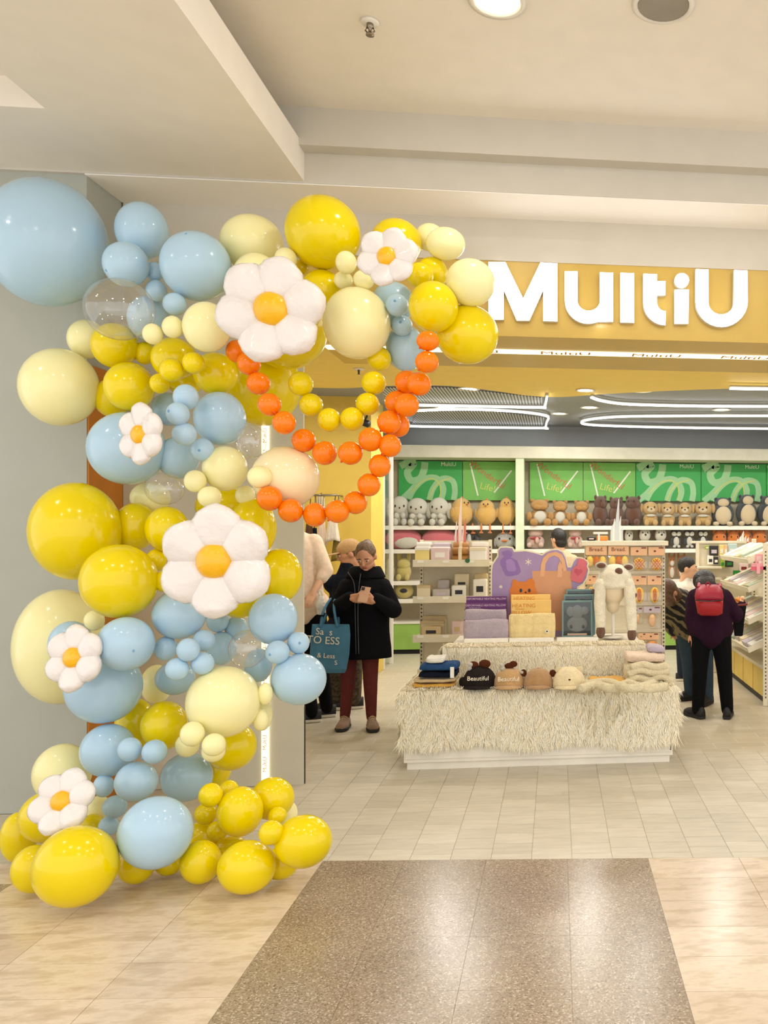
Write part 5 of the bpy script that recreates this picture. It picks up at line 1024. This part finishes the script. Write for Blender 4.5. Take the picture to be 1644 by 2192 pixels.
# ------------------------------------------------------------------ clothes on the yellow wall
YC = 9.35
rl = thing('clothes_rail', 'short rail with hanging clothes on the yellow wall', 'rail', Q(685, 1058, YC)); a, b = Q(640, 1060, YC), Q(720, 1060, YC)
G().tube([a, b], .012, 8).obj('bar', CHR, rl, True); G().tube([a, a+Vector((0, .26, 0))], .01, 6).tube([b, b+Vector((0, .26, 0))], .01, 6).obj('bracket', CHR, rl, True)
def b_str(nt, b, v, oi):
    w = nt.nodes.new('ShaderNodeTexWave'); w.inputs['Scale'].default_value = 14; nt.links.new(v, w.inputs['Vector']); nt.links.new(ramp(nt, w.outputs['Fac'], [(.4, (214, 200, 168)), (.6, (150, 134, 108))]), b.inputs['Base Color'])
STR = nodes_mat('striped_cloth', .9, b_str)
def garment(x0, x1, y0, y1, dy, m, label, seed):
    Y = YC-dy; a, b = Q(x0, y0, Y), Q(x1, y1, Y); w = b.x-a.x; h = a.z-b.z; rg = []; n = 26; cx = (a.x+b.x)/2
    for i in range(8):
        t = i/7; ww = w*(.55+.45*t); ring = []
        for j in range(n): an = 2*math.pi*j/n; ring.append((cx+math.cos(an)*ww/2, Y+math.sin(an)*.03*(.5+t)+.012*math.sin(math.cos(an)*11+seed)*t, a.z-h*t*(1+.05*math.sin(seed+3*math.cos(an)))))
        rg.append(ring)
    t = thing('hanging_garment', label, 'clothing', (cx, Y, b.z), group='clothes on the yellow wall'); G().loft(rg).obj('cloth', m, t, True)
    G().tube([(cx, Y, a.z), (cx, Y, a.z+.03), (cx, YC, max(a.z+.04, Q(685, 1060, YC).z))], .005, 6).obj('hanger', CHR, t, True)
garment(672, 700, 1063, 1112, .05, STR, 'striped beige garment hanging from the top of the rail', 1); garment(652, 672, 1112, 1165, .06, fab('mocha', (96, 70, 52)), 'dark brown garment hanging at the left of the rail', 2)
garment(678, 700, 1112, 1168, .09, FPK, 'pale pink garment hanging in the middle', 3); garment(696, 728, 1112, 1158, .12, fab('ivory', (234, 222, 204)), 'ivory garment hanging at the right of the rail', 4); garment(708, 735, 1152, 1200, .08, fab('olive', (138, 120, 60)), 'olive garment hanging below the ivory one', 5); garment(664, 682, 1130, 1190, .04, FDK, 'black garment low between the pink and brown ones', 6)
# ------------------------------------------------------------------ shoppers
SKIN = mat('skin', (206, 150, 116), .5, var=.05, vs=12); SKL = mat('skin_light', (226, 176, 142), .5, var=.05, vs=12); LIPS = mat('lips', (170, 92, 84), .45)
HBL, HBR_, HBN = mat('hair_black', (26, 22, 22), .4, var=.2, vs=40, bump=.5, bs=90), mat('hair_brown', (96, 66, 44), .45, var=.25, vs=40, bump=.5, bs=90), mat('hair_blonde_brown', (104, 78, 48), .45, var=.55, vs=45, bump=.5, bs=90)
def head(g, M, neck=True):
    e = lambda c, r: g.ell(M @ Vector(c), r, M.to_3x3(), 20, 14)
    e((0, .012, .022), (.075, .092, .098)); e((0, -.022, -.05), (.058, .064, .062)); e((0, -.062, -.085), (.026, .024, .02)); e((0, -.03, .0), (.066, .062, .06))
    g.cap(M @ Vector((0, -.084, .018)), M @ Vector((0, -.104, -.02)), .008, .013); e((-.076, .012, -.008), (.012, .02, .03)); e((.076, .012, -.008), (.012, .02, .03))
    if neck: g.cap(M @ Vector((0, .02, -.06)), M @ Vector((0, .035, -.17)), .052, .056)
def face(M, root, brow):
    pi = parent_matrix(root).inverted(); rq = M.to_3x3()
    def b(nm, c, r, m):
        o = ball(nm, m, pi @ (M @ Vector(c)), r, root); o.rotation_euler = rq.to_euler(); return o
    for s_ in (-1, 1):
        b('eye_white', (s_*.031, -.0835, .012), (.014, .008, .0065), WHITE); b('iris', (s_*.031, -.0895, .0115), (.0062, .004, .0058), EYE); b('eyelid', (s_*.031, -.0845, .0185), (.016, .009, .005), SKIN); b('brow', (s_*.032, -.0875, .031), (.02, .006, .0045), brow)
    b('lips', (0, -.088, -.052), (.023, .009, .008), LIPS); b('mouth_line', (0, -.0955, -.052), (.018, .003, .0014), DRD)
def hair(M, root, m, extra=()):
    g = G().ell(M @ Vector((0, .024, .032)), (.082, .096, .098), M.to_3x3(), 24, 16)
    for c, r in extra: g.ell(M @ Vector(c), r, M.to_3x3(), 18, 12)
    return g.blob('hair', m, root, .009, 3)
def hand(g, M, curl=.9, s=1.0):
    T_ = lambda v: M @ (Vector(v)*s)
    for x in (-.028, -.009, .010, .028): g.cap(T_((x*.9, -.045, 0)), T_((x, .035, 0)), .013*s, .011*s, 8)
    g.cap(T_((0, -.075, 0)), T_((0, -.04, 0)), .024*s, .026*s, 10)
    for x, l1, l2 in ((-.031, .026, .032), (-.0105, .033, .038), (.0105, .034, .040), (.031, .029, .034)):
        a = Vector((x, .035, 0)); b = a+Vector((x*.12, l1*math.cos(curl*.7), -l1*math.sin(curl*.7))); c = b+Vector((0, l2*math.cos(curl*1.7), -l2*math.sin(curl*1.7)))
        g.cap(T_(a), T_(b), .0092*s, .0085*s, 8); g.cap(T_(b), T_(c), .0085*s, .0072*s, 8)
    a = Vector((.036, -.03, -.004)); b = Vector((.056, .002, -.018)); c = Vector((.052, .03, -.034)); g.cap(T_(a), T_(b), .0115*s, .0105*s, 8); g.cap(T_(b), T_(c), .0105*s, .0085*s, 8)
def shoe(heel, toe, w, h, up, sole, root, lace=None, nm='shoe'):
    heel, toe = Vector(heel), Vector(toe); ax = (toe-heel); ax.z = 0; L_ = ax.length; ax.normalize(); sd = Vector((-ax.y, ax.x, 0)); pr = [(-.06, .62), (.1, .8), (.35, .82), (.62, 1.0), (.82, .92), (1.0, .5)]
    o = G(); u = G(); zb = heel.z
    rg = [[heel+ax*(t*L_)+sd*math.copysign(w/2*k*q, s_)+UP*z for s_, z, q in ((-1, 0, .96), (1, 0, .96), (1, .026, 1.02), (-1, .026, 1.02))] for t, k in pr]
    s_o = o.loft(rg).obj(nm, sole, root, bevel=.006); rg = []
    for (t, k), hh in zip(pr, (h*.9, h, h*.92, h*.62, h*.5, h*.3)):
        rg.append([heel+ax*(t*L_*.98)+sd*(math.cos(a)*w/2*k*.94)+UP*(.022+max(0, math.sin(a))*hh) for a in [2*math.pi*j/14 for j in range(14)]])
    u.loft(rg).obj('shoe_upper', up, s_o, True)
    if lace:
        g = G()
        for k in range(4): t = .42+.1*k; c = heel+ax*(t*L_); z = .022+h*(.86-.16*k); g.tube([c-sd*w*.26+UP*(z-.006), c+UP*(z+.006)-ax*.006, c+sd*w*.26+UP*(z-.006)], .0035, 5)
        g.obj('laces', lace, s_o, True)
def ring(c, rx, ry, n=26, yaw=0, wob=0, seed=0):
    return [Vector((c.x+math.cos(a)*rx*(1+wob*math.sin(a*5+seed)), c.y+math.sin(a)*ry*(1+wob*math.sin(a*4+seed)), c.z)) for a in [2*math.pi*j/n for j in range(n)]]
def Mt(loc, yaw=0, pitch=0, roll=0): return Matrix.Translation(loc) @ Matrix.Rotation(yaw, 4, 'Z') @ Matrix.Rotation(pitch, 4, 'X') @ Matrix.Rotation(roll, 4, 'Y')
GLK = lambda x, d: Vector(P(x, 1140+2916/d, d))
CBK, CWN, CPU = fab('coat_black', (9, 10, 15), .35), fab('wine', (100, 46, 44), .3), fab('dark_plum', (42, 16, 36), .4)
# --- woman in a black coat looking at a phone
D = 7.0; J = lambda x, y, o=0: P(x, y, D+o)
base = Vector((J(767, 1140).x, J(767, 1140).y, 0)); wm = thing('person', 'woman in a long black coat looking down at a phone', 'person', base)
HM = Mt(J(783, 1192, -.03), -YAW+R(4), R(30), R(-3))
g = G(); head(g, HM)
hl, hr = J(756, 1280, -.27), J(797, 1283, -.27)
for sh, el, wr in ((J(744, 1264), J(718, 1306, -.05), hl), (J(820, 1264), J(840, 1306, -.05), hr)): g.chain([(sh, .042), (el, .036), (wr, .026)])
g.chain([(J(783, 1240, .03), .07), (J(783, 1300, .02), .12), (J(777, 1370, .02), .13)])
for a in ([(748, 1385), (745, 1460), (738, 1535)], [(793, 1385), (793, 1460), (794, 1535)]): g.chain([(J(*a[0]), .075), (J(*a[1]), .052), (J(*a[2]), .036)])
hM = Mt(hl, 0) @ Matrix(((0, .92, .2, 0), (.25, -.1, -.9, 0), (-.97, .2, -.3, 0), (0, 0, 0, 1)))
def frame(o, fy, pz):                                            # hand frame: fingers along fy, back of the hand along pz
    y = Vector(fy).normalized(); z = Vector(pz); z = (z-y*z.dot(y)).normalized(); x = y.cross(z); m = Matrix((x, y, z)).transposed().to_4x4(); m.translation = o; return m
hand(g, frame(hl+Vector((.035, -.02, .005)), (.85, -.25, .15), (-.25, -.8, -.35)), .75, .95); hand(g, frame(hr+Vector((-.035, -.02, .0)), (-.85, -.25, .2), (.25, -.8, -.35)), .75, .95)
g.blob('body', SKIN, wm, .0055, 2)
face(HM, wm, HBR_); hair(HM, wm, HBN, [((0, .1, .06), (.045, .045, .045)), ((0, .06, -.02), (.07, .06, .07))])
g = G().loft([ring(J(783, 1232, .03), .115, .10), ring(J(781, 1243, .03), .20, .13), ring(J(780, 1262, .02), .225, .15, wob=.02), ring(J(779, 1300, .01), .205, .155, wob=.03), ring(J(780, 1345, .01), .195, .155, wob=.04, seed=1), ring(J(783, 1385, .01), .20, .16, wob=.05, seed=2), ring(J(785, 1407, .01), .205, .165, wob=.06, seed=3)])
for sh, el, wr in ((J(741, 1262), J(716, 1306, -.05), hl+Vector((-.03, .02, 0))), (J(823, 1262), J(842, 1306, -.05), hr+Vector((.03, .02, 0)))): g.chain([(sh, .07), (el, .07), (wr, .052)])
ct = g.blob('coat', CBK, wm, .011, 5); G().loft([ring(J(783, 1237, .03), .165, .13), ring(J(782, 1226, .04), .15, .125), ring(J(783, 1212, .06), .12, .10), ring(J(783, 1211, .06), .09, .08), ring(J(783, 1230, .04), .10, .09)]).blob('collar', CBK, wm, .011, 4)
ZIP = mat('zip_grey', (70, 72, 78), .4)
G().tube(smoothpath([J(772, 1228, -.12), J(768, 1262, -.15), J(766, 1320, -.165), J(768, 1400, -.18)], 6), .0035, 6).tube(smoothpath([J(745, 1225, -.10), J(758, 1250, -.15), J(760, 1300, -.165), J(762, 1400, -.18)], 6), .003, 6).obj('zip', ZIP, ct, True)
g = G()
for a in ([(748, 1385), (746, 1425), (745, 1465), (738, 1535)], [(792, 1385), (793, 1425), (793, 1465), (795, 1535)]): g.chain([(J(*a[0]), .078), (J(*a[1]), .066), (J(*a[2]), .058), (J(*a[3]), .042)])
g.blob('leggings', CWN, wm, .011, 4)
SPK, SDK, STN = fab('shoe_mauve', (150, 118, 96)), mat('sole_black', (26, 24, 26), .6), mat('lace_tan', (206, 172, 124), .7)
hf = GLK(742, 7.03); hf.z = 0; tf = GLK(727, 6.82); tf.z = 0; shoe(hf, tf, .108, .09, SPK, SDK, wm, STN)
hf = GLK(795, 7.03); hf.z = 0; tf = GLK(800, 6.80); tf.z = 0; shoe(hf, tf, .108, .09, SPK, SDK, wm, STN)
pc = (hl+hr)/2+Vector((.02, -.045, .035)); ph = thing('phone', 'gold phone held in both hands of the woman', 'phone', pc); ph.rotation_euler = (R(-35), R(8), 0)
G().box((0, 0, 0), (.074, .009, .145)).obj('phone_case', mat('phone_gold', (190, 150, 120), .35), ph, local=False, bevel=.006); G().bx(-.03, -.005, -.009, -.0045, .035, .065).obj('camera_block', mat('phone_dark', (40, 34, 34), .3), ph, local=False, bevel=.003)
for x, z in ((-.024, .058), (-.011, .05), (-.024, .042)): ball('lens', EYE, (x, -.0095, z), (.005, .002, .005), ph)
BGB = mat('tote_blue', (64, 118, 148), .75, var=.12, vs=9, bump=.3, bs=14); BGT = mat('tote_print', (222, 214, 196), .7); BGD = mat('tote_dark_print', (52, 92, 84), .75)
Db = 6.78; JB = lambda x, y, o=0: P(x, y, Db+o); bc = JB(708, 1440)
bag = thing('tote_bag', 'blue printed shopping tote hanging from the woman\'s arm', 'bag', bc)
def brect(x0, x1, y, yo, d0, d1): return [JB(x0, y, d0), JB((x0+x1)/2, yo, d0), JB(x1, y, d0), JB(x1, y, d1), JB(x0, y, d1)]
rg = [brect(668, 748, 1336, 1346, 0, .13), brect(666, 750, 1360, 1361, -.01, .14), brect(663, 748, 1400, 1401, -.02, .15), brect(670, 742, 1432, 1433, -.02, .15), brect(676, 738, 1441, 1441, 0, .12)]
G().loft(rg).obj('pouch', BGB, bag, bevel=.006)
for x0, x1 in ((686, 704), (722, 716)): G().tube(smoothpath([JB(x0, 1342, -.006), JB((x0+x1)/2-3, 1310, .0), JB(x1, 1287, .1), JB(x1+6, 1284, .22), JB((x0+x1)/2+6, 1310, .16), JB(x0+3, 1340, .12)], 6), .011, 6).obj('handle', BGB, bag, True)
for w_, sz, x, y, sl in (('Sa  s', .075, 694, 1353, .08), ('TO ESS', .085, 692, 1371, .08), ('& Less', .055, 698, 1404, .05)): text('printed_word', w_, BGT, sz, JB(x, y, -.035), (R(90), R(4), -YAW), bag)
text('printed_mark', 'S', BGT, .05, JB(719, 1419, -.035), (R(90), 0, -YAW), bag)
# --- generic standing / bending figures from joint lists
def figure(label, D, feet, hips, chest, neckp, headM, arms, skin, hairm, top, pants, shoe_m, sole, torso_r, hair_extra=(), brow=None, s=1.0, vox=.011, toes=None, sleeve_to=1.0, skirt=None, hide_face=False):
    J = lambda q: P(q[0], q[1], D+(q[2] if len(q) > 2 else 0))
    b = GLK((feet[0][0]+feet[1][0])/2, D); root = thing('person', label, 'person', (b.x, b.y, 0))
    g = G(); head(g, headM)
    hp, cp, nk = J(hips), J(chest), J(neckp); g.chain([(hp, .12*s), (cp, .115*s), (nk, .06*s)]); g.cap(nk, headM @ Vector((0, .02, -.06)), .055*s, .052)
    for ar in arms:
        p = [J(q) for q in ar]; g.chain([(p[0], .045*s), (p[1], .038*s), (p[2], .026*s)]); dr = (p[2]-p[1]).normalized(); hand(g, frame(p[2]+dr*.06, dr, (0, -1, .3)), .5, .9*s)
    legs = []
    for i, ft in enumerate(feet):
        an = GLK(ft[0], D+(ft[1] if len(ft) > 1 else 0)); an.z = .09; h_ = hp+(RT*(.085*s) if i else RT*(-.085*s)); kn = (an+h_)/2+Vector((0, -.02, .0)); legs.append((h_, kn, an)); g.chain([(h_, .075*s), (kn, .05*s), (an, .036*s)])
    g.blob('body', skin, root, .008, 2)
    if not hide_face: face(headM, root, brow or hairm)
    if hairm: hair(headM, root, hairm, hair_extra)
    g = G().chain([(hp, torso_r[0]), ((hp+cp)/2, torso_r[1]), (cp, torso_r[2]), (nk, .075*s)]); g.cap(cp+RT*(-.13*s), cp+RT*(.13*s), .09*s, .09*s); g.cap(hp+RT*(-.08*s)+UP*.03, hp+RT*(.08*s)+UP*.03, torso_r[0]*.8, torso_r[0]*.8)
    for ar in arms:
        p = [J(q) for q in ar]; e = p[1]+(p[2]-p[1])*sleeve_to; g.chain([(p[0], .075*s), (p[1], .062*s), (e, .05*s)])
    if skirt: g.loft([ring(hp, .15, .13), ring(hp-UP*.2, .17, .15), ring(Vector((b.x, b.y, skirt)), .19, .17)])
    g.blob('top', top, root, vox, 5)
    g = G()
    g.cap(legs[0][0]+UP*.02, legs[1][0]+UP*.02, .11*s, .11*s)
    for h_, kn, an in legs: g.chain([(h_, .1*s), (kn, .07*s), (an-UP*.02, .055*s)])
    g.blob('trousers', pants, root, vox, 4)
    for i, (h_, kn, an) in enumerate(legs):
        tv = Vector((toes[i] if toes else (0, -1))+(0,)).normalized()*.24*s; q = Vector((an.x, an.y, 0)); shoe(q-tv*.25, q+tv*.8, .1*s, .09*s, shoe_m, sole, root)
    return root
WS, SWT = mat('sole_white', (226, 220, 206), .6), mat('sneaker_black', (30, 28, 30), .6); JNS = fab('dark_jeans', (42, 48, 62), .3); BKT = fab('black_trouser', (9, 9, 12), .3); SHIRT = fab('pale_shirt', (244, 218, 192), .25); BTN = fab('beige_jacket', (206, 180, 142), .3)
figure('man in a pale shirt with rolled sleeves standing behind the entrance panel', 7.3, [(668, -.1), (700, .1)], (652, 1300), (640, 1180), (630, 1140), Mt(P(624, 1098, 7.3), R(60), R(5)), [[(672, 1160), (698, 1222, -.05), (672, 1268, -.2)], [(600, 1160), (590, 1230), (600, 1290)]], SKL, HBR_, SHIRT, BKT, SWT, WS, (.165, .17, .175), toes=[(-1, -.2), (-1, -.2)], sleeve_to=.35, skirt=None, hide_face=True)
cq = figure('person in a beige cap and dark plaid clothes behind the woman', 7.75, [(722,), (760,)], (742, 1350), (744, 1250), (744, 1215), Mt(P(746, 1186, 7.75), R(-70), R(20)), [[(726, 1255), (715, 1310), (722, 1340, -.1)], [(764, 1255), (770, 1310), (762, 1345, -.1)]], SKIN, HBR_, FDK, mat('plaid', (74, 62, 48), .9, var=.7, vs=40), SWT, WS, (.14, .14, .14), toes=[(-1, -.3), (-1, -.2)])
cM = Mt(P(746, 1186, 7.75), R(-70), R(20)); g = G(); g.ell(cM @ Vector((0, .02, .055)), (.092, .106, .082), cM.to_3x3(), 24, 14); cw = g.obj('cap_crown', FTN, cq, True); G().ell(cM @ Vector((0, -.125, .045)), (.07, .08, .009), cM.to_3x3() @ Matrix.Rotation(R(-8), 3, 'X'), 20, 8).obj('cap_brim', FTN, cw, True)
figure('dark-haired person in a beige jacket seen from behind between the shelves', 10.0, [(1180,), (1215,)], (1200, 1310), (1200, 1205), (1198, 1180), Mt(P(1195, 1155, 10.0), R(-140), R(4)), [[(1172, 1200), (1160, 1250), (1172, 1290, -.1)], [(1226, 1200), (1245, 1245), (1240, 1285, -.1)]], SKL, HBL, BTN, JNS, SWT, WS, (.17, .175, .175), [((0, .05, -.04), (.075, .06, .07)), ((0, .0, .06), (.08, .09, .08))], toes=[(0, 1), (0, 1)])
figure('black-haired boy in a white shirt looking right in the aisle', 9.2, [(1458,), (1478,)], (1468, 1320), (1468, 1264), (1470, 1243), Mt(P(1473, 1217, 9.2), R(75), R(4)), [[(1454, 1256), (1452, 1290), (1466, 1310, -.1)], [(1484, 1256), (1490, 1285), (1500, 1290, -.15)]], SKL, HBL, fab('white_tee', (226, 220, 208), .2), JNS, SWT, WS, (.11, .115, .115), [((0, .02, .055), (.084, .095, .078))], s=.78, toes=[(1, 0), (1, 0)], sleeve_to=.1)
def b_zeb(nt, b, v, oi):
    w = nt.nodes.new('ShaderNodeTexWave'); w.inputs['Scale'].default_value = 5.5; w.inputs['Distortion'].default_value = 7; w.inputs['Detail'].default_value = 2; mp = nt.nodes.new('ShaderNodeMapping'); mp.inputs['Rotation'].default_value = (.3, .9, 0); nt.links.new(v, mp.inputs[0]); nt.links.new(mp.outputs[0], w.inputs['Vector'])
    nt.links.new(ramp(nt, w.outputs['Fac'], [(.62, (16, 16, 16)), (.8, (120, 106, 74))]), b.inputs['Base Color'])
ZEB = nodes_mat('striped_jacket', .9, b_zeb); BJN = fab('blue_jeans', (52, 68, 80), .3)
figure('person in a black and tan striped jacket bending down in the aisle', 8.05, [(1477, .1), (1515, -.1)], (1488, 1352), (1452, 1296), (1440, 1276, -.08), Mt(P(1431, 1270, 7.86), R(-50), R(50)), [[(1438, 1298), (1428, 1335), (1440, 1352, .1)], [(1470, 1296), (1464, 1330), (1456, 1350, .1)]], SKIN, HBR_, ZEB, BJN, SWT, SDK, (.15, .175, .17), [((0, .04, -.06), (.08, .07, .1)), ((.02, -.06, -.02), (.07, .04, .09))], toes=[(-1, -.3), (-.6, -.8)])
bp = figure('person with a red backpack and black trousers bending over the trays', 7.36, [(1494,), (1557,)], (1521, 1352), (1519, 1290, .1), (1514, 1264, .2), Mt(P(1508, 1252, 7.62), R(180), R(35)), [[(1488, 1278, .1), (1480, 1325), (1484, 1352, -.02)], [(1550, 1278, .1), (1576, 1318, .05), (1584, 1290, .3)]], SKIN, HBL, CPU, BKT, SDK, SDK, (.155, .18, .185), [((0, .05, -.03), (.095, .08, .1)), ((0, .0, .05), (.105, .11, .095))], toes=[(-.5, 1), (.3, 1)], hide_face=True)
k = 7.2; bpk = thing('backpack', 'bright red backpack on the bending person', 'backpack', P(1517, 1318, k)); RB = mat('backpack_red', (160, 12, 26), .5, var=.08, vs=8, bump=.3, bs=12); RB2 = mat('backpack_magenta', (154, 14, 46), .5, var=.08, vs=8, bump=.3, bs=10)
def sq(x0, x1, y, d0, d1, n=24, e=.5): return [P((x0+x1)/2, y, k+(d0+d1)/2)+RT*(math.copysign(abs(math.cos(a))**e, math.cos(a))*(x1-x0)/2*k/F_PX)+FW*(math.copysign(abs(math.sin(a))**e, math.sin(a))*(d1-d0)/2) for a in [2*math.pi*j/n for j in range(n)]]
G().loft([sq(1500, 1538, 1317, -.08, .04), sq(1493, 1546, 1312, -.13, .06), sq(1490, 1547, 1295, -.15, .07), sq(1488, 1547, 1284, -.14, .08)]).obj('lower_pocket', RB, bpk, True)
G().loft([sq(1488, 1547, 1286, -.12, .08), sq(1487, 1548, 1276, -.13, .1), sq(1490, 1546, 1262, -.09, .13), sq(1500, 1538, 1252, -.02, .15)]).obj('main_bag', RB2, bpk, True)
for x in (1496, 1541): G().tube(smoothpath([P(x, 1258, k+.02), P(x, 1250, k+.14), P(x-3, 1262, k+.3)], 5), .016, 6).obj('strap', RB2, bpk, True)
G().tube(smoothpath([P(1510, 1254, k+.02), P(1515, 1246, k+.0), P(1522, 1254, k+.02)], 5), .006, 6).obj('grab_loop', RB2, bpk, True); G().tube([P(1489, 1285, k-.13), P(1517, 1287, k-.16), P(1546, 1285, k-.13)], .005, 6).obj('zip', DARK, bpk, True)
bk = thing('shopping_basket', 'black shopping basket with orange goods beside the red backpack', 'basket', P(1586, 1362, 7.55)); kb = 7.55
def bq(x0, x1, y, d0, d1): return [P(x0, y, kb+d0), P(x1, y, kb+d0), P(x1, y-3, kb+d1), P(x0, y-3, kb+d1)]
G().loft([bq(1572, 1590, 1362, -.05, .1), bq(1568, 1594, 1325, -.08, .14), bq(1565, 1598, 1297, -.1, .18)]).obj('tub', fab('basket_black', (22, 22, 24), .3), bk, bevel=.01); G().tube([P(1565, 1297, kb-.1), P(1598, 1294, kb-.1), P(1598, 1290, kb+.18), P(1565, 1293, kb+.18)], .01, 6, True).obj('rim', DRD, bk, True)
for x, y, dd, m, lb in ((1571, 1291, 0, BOR, 'orange toy lying in the black basket at left'), (1582, 1288, .05, BPK, 'peach toy lying in the black basket')):
    t = thing('small_toy', lb, 'toy', P(x, y+3, kb+dd)); ball('toy_body', m, (0, 0, .02), (.045, .03, .026), t); ball('toy_head', m, (.03, -.01, .045), (.022, .022, .02), t)

# small white carrier bag in the shirted man's hand
wc = P(686, 1318, 7.05); wb = thing('carrier_bag', 'crumpled white carrier bag hanging below the man\'s forearm', 'bag', wc); wp = lambda x, y, o: P(x, y, 7.05+o)
G().loft([[wp(680, 1316, -.03), wp(692, 1316, -.03), wp(693, 1316, .05), wp(679, 1316, .05)], [wp(677, 1296, -.05), wp(696, 1298, -.04), wp(696, 1296, .06), wp(676, 1296, .06)], [wp(681, 1282, -.03), wp(694, 1281, -.02), wp(693, 1281, .04), wp(682, 1282, .04)], [wp(684, 1274, -.01), wp(690, 1274, -.01), wp(690, 1274, .02), wp(684, 1274, .02)]]).obj('pouch', mat('white_film', (232, 230, 224), .4, bump=.8, bs=30), wb, bevel=.01)
G().tube(smoothpath([wp(684, 1275, 0), wp(681, 1266, 0), wp(687, 1264, 0), wp(690, 1275, 0)], 4), .005, 6).obj('handle', mat('white_film', (232, 230, 224), .4), wb, True)
